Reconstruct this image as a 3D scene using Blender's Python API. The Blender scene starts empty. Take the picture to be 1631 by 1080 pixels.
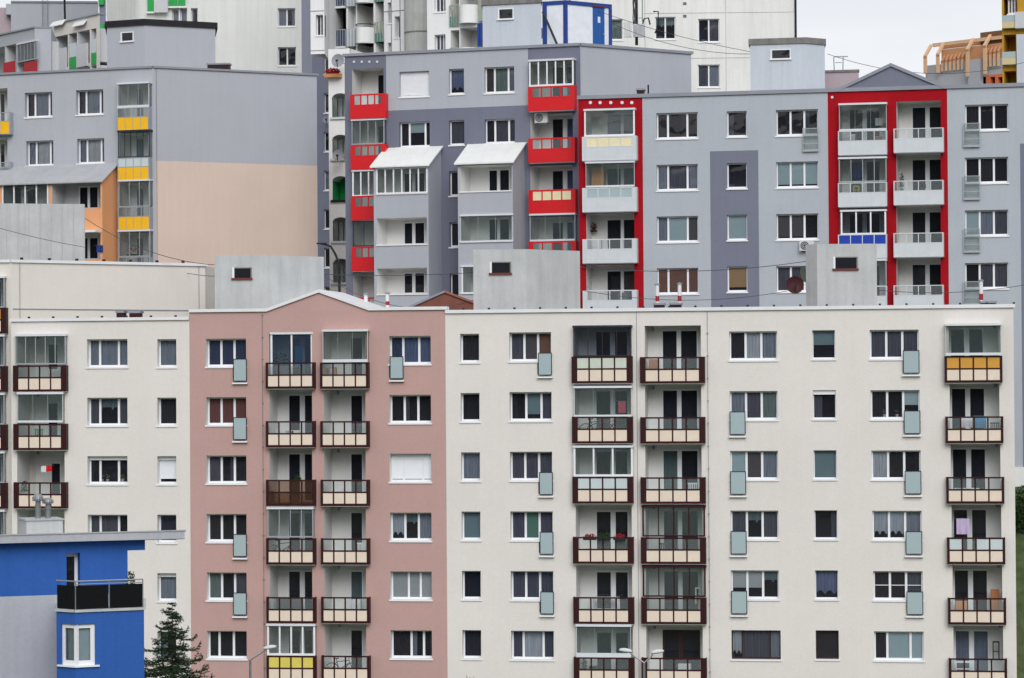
import bpy, math, random
from mathutils import Matrix, Vector
random.seed(7)
sc = bpy.context.scene
COL = sc.collection
# ---------------------------------------------------------------- camera
FPX, CX, CY = 4500.0, 815.5, 540.0
ZC = 20.0
TH = 60.0 / FPX
RO = 0.0069
_f = Vector((0, math.cos(TH), math.sin(TH)))
_u0 = Vector((0, -math.sin(TH), math.cos(TH)))
_r0 = Vector((1, 0, 0))
_u = _u0 * math.cos(RO) + _r0 * math.sin(RO)
_r = _r0 * math.cos(RO) - _u0 * math.sin(RO)
cam = bpy.data.objects.new('camera', bpy.data.cameras.new('camera'))
COL.objects.link(cam)
cam.matrix_world = Matrix(((_r.x, _u.x, -_f.x, 0), (_r.y, _u.y, -_f.y, 0), (_r.z, _u.z, -_f.z, ZC), (0, 0, 0, 1)))
cam.data.sensor_width = 36.0
cam.data.lens = FPX / 1631.0 * 36.0
cam.data.clip_start = 1.0
cam.data.clip_end = 6000.0
sc.camera = cam
# ---------------------------------------------------------------- world, sun, exposure
SUN_EL, SUN_AZ = math.radians(36), math.radians(173)      # azimuth clockwise from +Y
W = bpy.data.worlds.new('World'); sc.world = W; W.use_nodes = True
nt = W.node_tree; nt.nodes.clear()
wo = nt.nodes.new('ShaderNodeOutputWorld'); bg = nt.nodes.new('ShaderNodeBackground')
sky = nt.nodes.new('ShaderNodeTexSky'); sky.sky_type = 'NISHITA'; sky.sun_disc = False
sky.sun_elevation = SUN_EL; sky.sun_rotation = SUN_AZ; sky.air_density = 1.0; sky.dust_density = 3.0; sky.altitude = 300
hs = nt.nodes.new('ShaderNodeHueSaturation'); hs.inputs['Saturation'].default_value = 0.16
# overcast: even out the clear-sky gradient towards a cloud grey, with soft cloud structure
mixw = nt.nodes.new('ShaderNodeMix'); mixw.data_type = 'RGBA'; mixw.inputs[0].default_value = 0.72
tc = nt.nodes.new('ShaderNodeTexCoord'); mp = nt.nodes.new('ShaderNodeMapping'); mp.inputs['Scale'].default_value = (4, 4, 14)
nz = nt.nodes.new('ShaderNodeTexNoise'); nz.inputs['Scale'].default_value = 1.6; nz.inputs['Detail'].default_value = 5; nz.inputs['Roughness'].default_value = .5
cr = nt.nodes.new('ShaderNodeValToRGB')
cr.color_ramp.elements[0].position = .3; cr.color_ramp.elements[0].color = (4.1, 4.3, 4.7, 1)
cr.color_ramp.elements[1].position = .72; cr.color_ramp.elements[1].color = (5.05, 5.12, 5.28, 1)
nt.links.new(tc.outputs['Generated'], mp.inputs[0]); nt.links.new(mp.outputs[0], nz.inputs['Vector']); nt.links.new(nz.outputs[0], cr.inputs[0])
nt.links.new(sky.outputs[0], hs.inputs['Color']); nt.links.new(hs.outputs[0], mixw.inputs[6]); nt.links.new(cr.outputs[0], mixw.inputs[7])
nt.links.new(mixw.outputs[2], bg.inputs[0]); nt.links.new(bg.outputs[0], wo.inputs[0])
bg.inputs[1].default_value = 0.105
sl = bpy.data.lights.new('sun', 'SUN'); sl.energy = 1.0; sl.angle = math.radians(40); sl.color = (1, .985, .965)
so = bpy.data.objects.new('sun', sl); COL.objects.link(so)
_sd = Vector((math.sin(SUN_AZ) * math.cos(SUN_EL), math.cos(SUN_AZ) * math.cos(SUN_EL), math.sin(SUN_EL)))
so.rotation_euler = _sd.to_track_quat('Z', 'Y').to_euler(); so.location = (0, 0, 80)
sc.view_settings.view_transform = 'Standard'; sc.view_settings.look = 'None'
sc.view_settings.exposure = 0.77; sc.view_settings.gamma = 1
sc.render.engine = 'CYCLES'
sc.cycles.max_bounces = 7; sc.cycles.diffuse_bounces = 3; sc.cycles.glossy_bounces = 2
sc.cycles.transparent_max_bounces = 10; sc.cycles.transmission_bounces = 2
sc.cycles.use_denoising = True
# ---------------------------------------------------------------- pixel rays and frames
def ray(px, py):
    return _f * FPX + _r * (px - CX) - _u * (py - CY)
def atD(px, py, D):
    d = ray(px, py); t = D / d.y
    return Vector((d.x * t, D, ZC + d.z * t))
class Fr:
    """facade frame: x along the wall (to the right), y into the building, z up (world height)"""
    def __init__(s, px=None, D=None, tan=0.0, o=None, ang=None):
        s.a = math.atan(tan) if ang is None else ang
        if o is None: p = atD(px, 600, D); o = (p.x, p.y)
        s.o = Vector((o[0], o[1], 0)); s.u = Vector((math.cos(s.a), -math.sin(s.a), 0)); s.n = Vector((math.sin(s.a), math.cos(s.a), 0))
    def off(s, y, x=0):
        q = s.o + s.n * y + s.u * x
        return Fr(o=(q.x, q.y), ang=s.a)
    def uv(s, px, py, y=0.0):
        d = ray(px, py); o = Vector((0, 0, ZC)) - s.o
        t = (y - o.dot(s.n)) / d.dot(s.n)
        p = o + d * t
        return p.dot(s.u), p.z
    def X(s, px, py=600, y=0.0): return s.uv(px, py, y)[0]
    def rect(s, r, y=0.0):
        x0, y0, x1, y1 = r; xm, ym = (x0 + x1) / 2, (y0 + y1) / 2
        return s.uv(x0, ym, y)[0], s.uv(x1, ym, y)[0], s.uv(xm, y1, y)[1], s.uv(xm, y0, y)[1]
    def w(s, x, y, z): return s.o + s.u * x + s.n * y + Vector((0, 0, z))
    def mat(s):
        return Matrix(((s.u.x, s.n.x, 0, s.o.x), (s.u.y, s.n.y, 0, s.o.y), (0, 0, 1, 0), (0, 0, 0, 1)))
WORLD = Fr(o=(0, 0), ang=0.0)
# ---------------------------------------------------------------- materials
def lin(c):
    return tuple((v / 255 / 12.92 if v <= 10.3 else ((v / 255 + .055) / 1.055) ** 2.4) for v in c)
M = {}
def mat(name, c, rough=.85, var=.05, scale=.6, bump=0, bscale=40, metal=0, streak=0, spec=.3, stretch=(1, 1, 1), detail=4, dirt=0):
    m = bpy.data.materials.new(name); m.use_nodes = True; t = m.node_tree; b = t.nodes['Principled BSDF']
    l = lin(c)
    b.inputs['Base Color'].default_value = (*l, 1); b.inputs['Roughness'].default_value = rough; b.inputs['Metallic'].default_value = metal
    b.inputs['Specular IOR Level'].default_value = spec
    co = t.nodes.new('ShaderNodeTexCoord')
    if var or streak or dirt:
        mp_ = t.nodes.new('ShaderNodeMapping'); mp_.inputs['Scale'].default_value = stretch
        t.links.new(co.outputs['Object'], mp_.inputs[0])
        n = t.nodes.new('ShaderNodeTexNoise'); n.inputs['Scale'].default_value = scale; n.inputs['Detail'].default_value = detail; n.inputs['Roughness'].default_value = .6
        t.links.new(mp_.outputs[0], n.inputs['Vector'])
        r = t.nodes.new('ShaderNodeMapRange'); r.inputs['From Min'].default_value = .3; r.inputs['From Max'].default_value = .7
        r.inputs['To Min'].default_value = 1 - var; r.inputs['To Max'].default_value = 1 + var
        t.links.new(n.outputs[0], r.inputs[0]); out = r.outputs[0]
        if streak:      # rain streaks running down the wall
            mp2 = t.nodes.new('ShaderNodeMapping'); mp2.inputs['Scale'].default_value = (3.2, 3.2, .16)
            t.links.new(co.outputs['Object'], mp2.inputs[0])
            n2 = t.nodes.new('ShaderNodeTexNoise'); n2.inputs['Scale'].default_value = 1.1; n2.inputs['Detail'].default_value = 6; n2.inputs['Roughness'].default_value = .65
            t.links.new(mp2.outputs[0], n2.inputs['Vector'])
            r2 = t.nodes.new('ShaderNodeMapRange'); r2.inputs['From Min'].default_value = .42; r2.inputs['From Max'].default_value = .75
            r2.inputs['To Min'].default_value = 1; r2.inputs['To Max'].default_value = 1 - streak
            t.links.new(n2.outputs[0], r2.inputs[0])
            mm = t.nodes.new('ShaderNodeMath'); mm.operation = 'MULTIPLY'; t.links.new(out, mm.inputs[0]); t.links.new(r2.outputs[0], mm.inputs[1]); out = mm.outputs[0]
        if dirt:      # fine grain of the render
            n3 = t.nodes.new('ShaderNodeTexNoise'); n3.inputs['Scale'].default_value = 9; n3.inputs['Detail'].default_value = 6; n3.inputs['Roughness'].default_value = .75
            t.links.new(co.outputs['Object'], n3.inputs['Vector'])
            r3 = t.nodes.new('ShaderNodeMapRange'); r3.inputs['From Min'].default_value = .3; r3.inputs['From Max'].default_value = .7
            r3.inputs['To Min'].default_value = 1 - dirt; r3.inputs['To Max'].default_value = 1 + dirt
            t.links.new(n3.outputs[0], r3.inputs[0])
            mm = t.nodes.new('ShaderNodeMath'); mm.operation = 'MULTIPLY'; t.links.new(out, mm.inputs[0]); t.links.new(r3.outputs[0], mm.inputs[1]); out = mm.outputs[0]
        mx = t.nodes.new('ShaderNodeVectorMath'); mx.operation = 'SCALE'; mx.inputs[0].default_value = l
        t.links.new(out, mx.inputs['Scale']); t.links.new(mx.outputs[0], b.inputs['Base Color'])
    if bump:
        bn = t.nodes.new('ShaderNodeTexNoise'); bn.inputs['Scale'].default_value = bscale; bn.inputs['Detail'].default_value = 3
        t.links.new(co.outputs['Object'], bn.inputs['Vector'])
        bp = t.nodes.new('ShaderNodeBump'); bp.inputs['Strength'].default_value = bump; bp.inputs['Distance'].default_value = .02
        t.links.new(bn.outputs[0], bp.inputs['Height']); t.links.new(bp.outputs[0], b.inputs['Normal'])
    M[name] = m; return m
def plaster(name, c, streak=.045, var=.035, dirt=.035): return mat(name, c, rough=.92, var=var, scale=.28, bump=.35, bscale=14, streak=streak, dirt=dirt, spec=.15)
def glass(name, tint, refl=1.0, milk=0.0, milkc=(190, 205, 205), rough=.02, ior=1.5):
    m = bpy.data.materials.new(name); m.use_nodes = True; t = m.node_tree; t.nodes.clear()
    o = t.nodes.new('ShaderNodeOutputMaterial'); tr = t.nodes.new('ShaderNodeBsdfTransparent'); tr.inputs[0].default_value = (*tint, 1)
    g = t.nodes.new('ShaderNodeBsdfGlossy'); g.inputs['Roughness'].default_value = rough
    base = tr.outputs[0]
    if milk:
        d = t.nodes.new('ShaderNodeBsdfDiffuse'); d.inputs[0].default_value = (*lin(milkc), 1)
        mm = t.nodes.new('ShaderNodeMixShader'); mm.inputs[0].default_value = milk
        t.links.new(base, mm.inputs[1]); t.links.new(d.outputs[0], mm.inputs[2]); base = mm.outputs[0]
    f = t.nodes.new('ShaderNodeFresnel'); f.inputs[0].default_value = ior
    mu = t.nodes.new('ShaderNodeMath'); mu.operation = 'MULTIPLY'; mu.inputs[1].default_value = refl; t.links.new(f.outputs[0], mu.inputs[0])
    # slightly uneven panes
    co = t.nodes.new('ShaderNodeTexCoord'); bn = t.nodes.new('ShaderNodeTexNoise'); bn.inputs['Scale'].default_value = 1.3; bn.inputs['Detail'].default_value = 1
    t.links.new(co.outputs['Object'], bn.inputs['Vector'])
    bp = t.nodes.new('ShaderNodeBump'); bp.inputs['Strength'].default_value = .25; bp.inputs['Distance'].default_value = .05
    t.links.new(bn.outputs[0], bp.inputs['Height']); 
    if name.startswith('pane'): t.links.new(bp.outputs[0], g.inputs['Normal'])
    s = t.nodes.new('ShaderNodeMixShader'); t.links.new(mu.outputs[0], s.inputs[0]); t.links.new(base, s.inputs[1]); t.links.new(g.outputs[0], s.inputs[2])
    t.links.new(s.outputs[0], o.inputs[0]); M[name] = m; return m
plaster('cream', (220, 215, 211), streak=.025); plaster('pink', (186, 153, 148), streak=.025); plaster('cream_old', (219, 214, 207), streak=.03)
plaster('rg', (174, 180, 188)); plaster('rgdark', (118, 122, 138)); plaster('redwall', (160, 18, 30)); plaster('mg', (172, 176, 185)); plaster('mgdark', (114, 117, 133))
plaster('gl', (174, 177, 185)); plaster('beige', (213, 193, 180)); plaster('orange', (226, 163, 118)); plaster('ltblue', (195, 202, 212), streak=.1)
plaster('tower', (230, 230, 228), streak=.12, var=.05); plaster('tower2', (222, 223, 221), streak=.08); plaster('purple', (124, 128, 146)); plaster('towergrey', (150, 153, 170))
plaster('whitewall', (232, 233, 233), streak=.08); plaster('blue', (50, 93, 168), streak=.1, var=.06, dirt=.07); plaster('bbgrey', (172, 174, 182), streak=.08, var=.05, dirt=.06); plaster('loggia', (228, 228, 226), streak=.04); plaster('loggrey', (198, 200, 204))
plaster('pinkgrey', (175, 160, 165)); plaster('ochre', (186, 142, 48)); plaster('sand', (206, 190, 150)); plaster('coral', (215, 120, 85)); plaster('greenwall', (40, 150, 85))
mat('concrete', (186, 188, 189), var=.08, scale=.8, bump=.4, bscale=10, streak=.15, dirt=.05, spec=.1)
mat('concrete_dark', (128, 126, 124), var=.15, scale=2, bump=.5, bscale=12, streak=.3, dirt=.08, spec=.1)
mat('cylconc', (190, 191, 189), var=.1, scale=.5, bump=.4, bscale=8, streak=.28, dirt=.05, spec=.1)
mat('coping', (222, 223, 226), rough=.45, var=.04, scale=1, spec=.4); mat('coping_grey', (138, 142, 152), rough=.5, var=.06, scale=1, spec=.4)
mat('tin_white', (222, 224, 222), rough=.5, var=.05, scale=1.5); mat('tin_grey', (168, 170, 174), rough=.5, var=.08, scale=1.2, streak=.1)
mat('pvc', (228, 229, 233), rough=.4, var=.02, spec=.4); mat('pvc_brown', (58, 34, 32), rough=.4, var=.05)
mat('sill', (232, 233, 235), rough=.4, var=.03, spec=.4)
mat('brown', (50, 18, 21), rough=.5, var=.08, scale=3, spec=.2); mat('darkmetal', (48, 48, 58), rough=.4, var=.05, metal=.2)
mat('panel_cream', (224, 208, 192), rough=.55, var=.04, scale=2, spec=.3); mat('redpanel', (208, 22, 32), rough=.4, var=.05, scale=2, spec=.4)
mat('whitepanel', (202, 208, 213), rough=.5, var=.05, scale=2, streak=.08, spec=.3); mat('yellowpanel', (240, 184, 30), rough=.45, var=.04, scale=2)
mat('alu', (168, 173, 182), rough=.4, var=.04, metal=.3); mat('alu_white', (212, 216, 222), rough=.4, var=.03, spec=.4)
mat('steel', (150, 154, 158), rough=.35, metal=.7, var=.1, scale=3); mat('black', (30, 30, 34), rough=.5, var=.1); mat('tar', (34, 33, 38), rough=.7, var=.2, scale=2)
mat('roofing', (112, 110, 110), var=.15, scale=.6, bump=.4, bscale=6); mat('rust', (112, 48, 42), rough=.6, var=.2, scale=2); mat('rooftile', (122, 76, 64), rough=.7, var=.15, scale=3)
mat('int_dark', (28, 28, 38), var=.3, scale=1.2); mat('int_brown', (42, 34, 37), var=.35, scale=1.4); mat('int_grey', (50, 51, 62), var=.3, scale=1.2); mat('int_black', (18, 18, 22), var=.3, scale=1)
mat('floor_tile', (120, 118, 115), var=.1, scale=2)
cur = dict(c=(202, 206, 211), C=(205, 208, 210), g=(104, 105, 116), n=(156, 163, 175), b=(96, 82, 80), r=(146, 92, 80), l=(196, 202, 210), L=(128, 138, 172), v=(120, 140, 145), k=(50, 45, 49), e=(136, 152, 146))
for k_, c_ in cur.items(): mat('curtain_' + ('big_' if k_.isupper() else '') + k_, c_, var=.16, scale=2.2, stretch=(5, 5, .35), rough=.95, spec=.05)
bl = dict(t=(190, 210, 212), T=(134, 156, 162), w=(226, 228, 233), W=(196, 200, 200), o=(140, 98, 76), y=(196, 160, 116), q=(100, 94, 96), G=(104, 150, 132), B=(42, 32, 36))
for k_, c_ in bl.items(): mat('blind_' + ('big_' if k_.isupper() else '') + k_, c_, var=.04, scale=2, rough=.7, spec=.2)
glass('pane', (.82, .85, .88), refl=1.0, milk=.045, milkc=(150, 152, 172)); glass('pane_blue', (.6, .68, .82), refl=1.8, milk=.12, milkc=(100, 110, 150)); glass('pane_clear', (.86, .92, .91), refl=1.1, milk=.05)
glass('encl', (.93, .975, .97), refl=1.1, milk=.08, milkc=(176, 196, 196)); glass('rail_glass', (.92, .95, .95), refl=1.0, milk=.17, milkc=(190, 202, 204))
glass('frost', (.6, .7, .7), refl=1.2, milk=.86, milkc=(176, 194, 199), rough=.2); glass('frost_white', (.7, .75, .75), refl=1.0, milk=.88, milkc=(205, 217, 220), rough=.2)
glass('smoke', (.08, .09, .12), refl=1.0, milk=.12, milkc=(60, 62, 78)); glass('mirror_blue', (.5, .58, .66), refl=2.0, milk=.22, milkc=(92, 110, 135))  # mirror_blue: a bluish reflection is put into the milk colour
glass('door_glass', (.6, .64, .7), refl=1.1, milk=.03, milkc=(150, 152, 172)); glass('brownglass', (.55, .42, .36), refl=1, milk=.25, milkc=(110, 80, 66))
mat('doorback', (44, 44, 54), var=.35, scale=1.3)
glass('blueglass', (.3, .4, .6), refl=1.2, milk=.45, milkc=(72, 92, 130)); glass('tealglass', (.5, .75, .7), refl=1, milk=.55, milkc=(110, 160, 155))
for n_, c_ in dict(orangefab=(204, 150, 62), yellowfab=(214, 198, 96), reed=(196, 204, 192), bluepanel=(28, 62, 165), creamfab=(228, 218, 180), woodp=(122, 86, 62), green=(44, 160, 78), cabinwhite=(226, 230, 238), cabinblue=(38, 66, 140), cabindoor=(36, 88, 160), redb=(176, 36, 46), bandred=(150, 44, 48), lilac=(190, 172, 205), navy=(34, 52, 120), skyblue=(70, 140, 185), whitecloth=(224, 224, 230), pinkcloth=(200, 90, 120), wood=(160, 104, 66), woodlight=(196, 140, 90), maroon=(62, 22, 24), dishgrey=(150, 152, 160), dishgreen=(150, 160, 145), timber=(218, 180, 144), timber2=(196, 142, 104), terracotta=(150, 96, 80), pot=(210, 205, 200), yellowobj=(220, 200, 50), sign=(220, 224, 230), cordgrey=(70, 70, 76), acwhite=(200, 202, 204)).items():
    mat(n_, c_, rough=.6, var=.06, scale=3)
for n_, c_ in dict(leaf=(58, 84, 42), leafdark=(30, 46, 30), flower=(186, 30, 40), flower2=(150, 60, 70), needle=(44, 60, 50), bark=(70, 58, 48), grass=(66, 84, 44), hedge=(38, 62, 36)).items():
    mat(n_, c_, rough=.8, var=.3, scale=5, spec=.15)
mat('added_hill_dark', (44, 54, 44), var=.5, scale=.12, detail=8, rough=.95, spec=.05); mat('asphalt', (96, 96, 98), var=.12, scale=1.5, bump=.3); mat('grassland', (68, 80, 46), var=.4, scale=1.6, bump=.6, bscale=8, detail=8)
# ---------------------------------------------------------------- mesh builder
class MB:
    def __init__(s): s.v = []; s.f = []; s.m = []; s.ms = []
    def mi(s, m):
        if m not in s.ms: s.ms.append(m)
        return s.ms.index(m)
    def add(s, vs, fs, m):
        b = len(s.v); k = s.mi(m); s.v += [tuple(v) for v in vs]
        for f in fs: s.f.append([b + i for i in f]); s.m.append(k)
        return s
    def quad(s, a, b, c, d, m): return s.add([a, b, c, d], [(0, 1, 2, 3)], m)
    def box(s, x0, x1, y0, y1, z0, z1, m):
        if x0 > x1: x0, x1 = x1, x0
        if y0 > y1: y0, y1 = y1, y0
        if z0 > z1: z0, z1 = z1, z0
        return s.add([(x0, y0, z0), (x1, y0, z0), (x1, y1, z0), (x0, y1, z0), (x0, y0, z1), (x1, y0, z1), (x1, y1, z1), (x0, y1, z1)],
                     [(0, 3, 2, 1), (4, 5, 6, 7), (0, 1, 5, 4), (1, 2, 6, 5), (2, 3, 7, 6), (3, 0, 4, 7)], m)
    def prism(s, poly, y0, y1, m, mcap=None):      # polygon in x,z
        n = len(poly); vs = [(x, y0, z) for x, z in poly] + [(x, y1, z) for x, z in poly]
        s.add(vs, [tuple(range(n)), tuple(range(2 * n - 1, n - 1, -1))], m)
        return s.add(vs, [(i, i + n, (i + 1) % n + n, (i + 1) % n) for i in range(n)], mcap or m)
    def tube(s, pts, r, m, n=8, r1=None):
        pts = [Vector(p) for p in pts]; L = len(pts); vs = []
        for i, p in enumerate(pts):
            d = (pts[min(i + 1, L - 1)] - pts[max(i - 1, 0)]).normalized()
            a = d.cross(Vector((0, 0, 1)));
            if a.length < 1e-3: a = d.cross(Vector((1, 0, 0)))
            a.normalize(); b = d.cross(a); rr = r if r1 is None else r + (r1 - r) * i / (L - 1)
            for j in range(n):
                t = 2 * math.pi * j / n; vs.append(p + a * math.cos(t) * rr + b * math.sin(t) * rr)
        fs = [(i * n + j, i * n + (j + 1) % n, (i + 1) * n + (j + 1) % n, (i + 1) * n + j) for i in range(L - 1) for j in range(n)]
        fs += [tuple(range(n - 1, -1, -1)), tuple(range((L - 1) * n, L * n))]
        return s.add(vs, fs, m)
    def lathe(s, prof, c, m, n=16, axis='z', tilt=None):
        vs = []
        for r, h in prof:
            for j in range(n):
                t = 2 * math.pi * j / n
                v = Vector((r * math.cos(t), r * math.sin(t), h))
                if axis == 'y': v = Vector((v.x, v.z, v.y))
                if tilt is not None: v = tilt @ v
                vs.append(Vector(c) + v)
        L = len(prof)
        fs = [(i * n + j, i * n + (j + 1) % n, (i + 1) * n + (j + 1) % n, (i + 1) * n + j) for i in range(L - 1) for j in range(n)]
        return s.add(vs, fs, m)
    def sheet(s, x0, x1, z0, z1, y, m, amp=.03, waves=6, n=None, fall=None):      # hanging cloth
        n = n or max(8, int(waves * 6)); vs = []; k = 4; ph = random.random() * 6
        for j in range(k + 1):
            for i in range(n + 1):
                u = i / n; zz = z0 + (z1 - z0) * j / k
                if fall is not None and j == 0: zz = z0 + fall(u) * (z1 - z0)
                vs.append((x0 + (x1 - x0) * u, y + amp * math.sin(ph + u * waves * 6.283 + .4 * math.sin(j + ph)) * (1 - .4 * j / k), zz))
        return s.add(vs, [(j * (n + 1) + i, j * (n + 1) + i + 1, (j + 1) * (n + 1) + i + 1, (j + 1) * (n + 1) + i) for j in range(k) for i in range(n)], m)
    def leaves(s, c, r, n, m, size=.05, shape=None):
        for _ in range(n):
            while True:
                p = Vector([random.uniform(-1, 1) for _ in range(3)])
                if p.length <= 1: break
            p = Vector((p.x * r[0], p.y * r[1], p.z * r[2])) + Vector(c)
            a = Vector([random.gauss(0, 1) for _ in range(3)]).normalized() * size * random.uniform(.6, 1.3); b = a.orthogonal().normalized() * size * random.uniform(.4, .9)
            s.add([p - a, p + b, p + a, p - b], [(0, 1, 2, 3)], m if isinstance(m, str) else random.choice(m))
        return s
WM = {}
def bk(fr, x, y, depth, mul=1.0):
    p = fr.w(x, y, 0); dd = Vector((p.x, p.y, 0)).normalized() * depth; q = fr.mat().inverted() @ (p + dd); return (q.x, q.y)
def build(name, mb, fr, parent=None, smooth=False, label=None, cat=None, group=None, kind=None):
    if not mb.v: return None
    xs = [v[0] for v in mb.v]; ys = [v[1] for v in mb.v]; zs = [v[2] for v in mb.v]
    c = Vector(((min(xs) + max(xs)) / 2, (min(ys) + max(ys)) / 2, min(zs)))
    me = bpy.data.meshes.new(name); me.from_pydata([(v[0] - c.x, v[1] - c.y, v[2] - c.z) for v in mb.v], [], mb.f)
    for m in mb.ms: me.materials.append(M[m])
    me.polygons.foreach_set('material_index', mb.m)
    if smooth: me.polygons.foreach_set('use_smooth', [True] * len(mb.f))
    me.update()
    o = bpy.data.objects.new(name, me); COL.objects.link(o)
    w = fr.mat() @ Matrix.Translation(c)
    WM[o.name] = w
    if parent is not None:
        o.parent = parent; o.matrix_basis = WM[parent.name].inverted() @ w
    else: o.matrix_basis = w
    tag(o, label, cat, group, kind)
    return o
def tag(o, label=None, cat=None, group=None, kind=None):
    for k, v in (('label', label), ('category', cat), ('group', group), ('kind', kind)):
        if v: o[k] = v
    return o
def thing(name, fr, x, y, z, label, cat, group=None):
    o = bpy.data.objects.new(name, None); COL.objects.link(o); o.empty_display_size = .5
    w = fr.mat() @ Matrix.Translation((x, y, z)); WM[o.name] = w; o.matrix_basis = w
    return tag(o, label, cat, group)
# ---------------------------------------------------------------- walls with real openings
class Wall:
    def __init__(s, fr, root, x0, x1, z0, z1, m):
        s.fr, s.root, s.x0, s.x1, s.z0, s.z1, s.m = fr, root, x0, x1, z0, z1, m
        s.op = []; s.zones = []; s.mb = MB()
    def zone(s, r, m):
        x0, x1, z0, z1 = s.fr.rect(r); s.zones.append((x0, x1, z0, z1, m)); return s
    def open(s, x0, x1, z0, z1, d, mr, room=None, rd=1.2, back=None, fl=None):
        x0 = max(x0, s.x0 + .01); x1 = min(x1, s.x1 - .01)
        s.op.append((x0, x1, z0, z1)); mb = s.mb
        def tun(y0, y1, ma, mfl=None):
            mb.quad((x0, y0, z0), (x0, y1, z0), (x0, y1, z1), (x0, y0, z1), ma); mb.quad((x1, y0, z0), (x1, y0, z1), (x1, y1, z1), (x1, y1, z0), ma)
            mb.quad((x0, y0, z1), (x0, y1, z1), (x1, y1, z1), (x1, y0, z1), ma); mb.quad((x0, y0, z0), (x1, y0, z0), (x1, y1, z0), (x0, y1, z0), mfl or ma)
        tun(0, d, mr, fl)
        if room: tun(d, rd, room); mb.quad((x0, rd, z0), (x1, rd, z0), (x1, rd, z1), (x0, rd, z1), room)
        else: mb.quad((x0, d, z0), (x1, d, z0), (x1, d, z1), (x0, d, z1), back or mr)
    def finish(s, name='facade_wall'):
        E = 1e-5
        zs = {s.z0, s.z1}
        for o in s.op + [z[:4] for z in s.zones]:
            for z in o[2:4]:
                if s.z0 < z < s.z1: zs.add(round(z, 5))
        zs = sorted(zs)
        for a, b in zip(zs, zs[1:]):
            if b - a < 1e-4: continue
            zm = (a + b) / 2
            ops = [o for o in s.op if o[2] < zm < o[3]]; zn = [z for z in s.zones if z[2] < zm < z[3]]
            xs = {s.x0, s.x1}
            for o in ops + zn:
                for x in o[:2]:
                    if s.x0 < x < s.x1: xs.add(x)
            xs = sorted(xs); run = None
            for c, d in zip(xs, xs[1:]):
                if d - c < 1e-6: continue
                xm = (c + d) / 2
                if any(o[0] < xm < o[1] for o in ops): mm = None
                else:
                    mm = s.m
                    for z in zn:
                        if z[0] < xm < z[1]: mm = z[4]
                if run and run[2] == mm: run[1] = d
                else:
                    if run and run[2]: s.mb.quad((run[0], 0, a), (run[1], 0, a), (run[1], 0, b), (run[0], 0, b), run[2])
                    run = [c, d, mm]
            if run and run[2]: s.mb.quad((run[0], 0, a), (run[1], 0, a), (run[1], 0, b), (run[0], 0, b), run[2])
        return build(name, s.mb, s.fr, s.root)
def shell(mb, pts, z0, z1, mats, roof='roofing', skip=()):      # pts in the mb's own frame, mats per edge
    n = len(pts)
    for i in range(n):
        if i in skip: continue
        a, b = pts[i], pts[(i + 1) % n]; m = mats[i] if isinstance(mats, (list, tuple)) else mats
        mb.quad((a[0], a[1], z0), (b[0], b[1], z0), (b[0], b[1], z1), (a[0], a[1], z1), m)
    mb.add([(p[0], p[1], z1) for p in pts], [tuple(range(n))], roof)
    return mb
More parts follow.
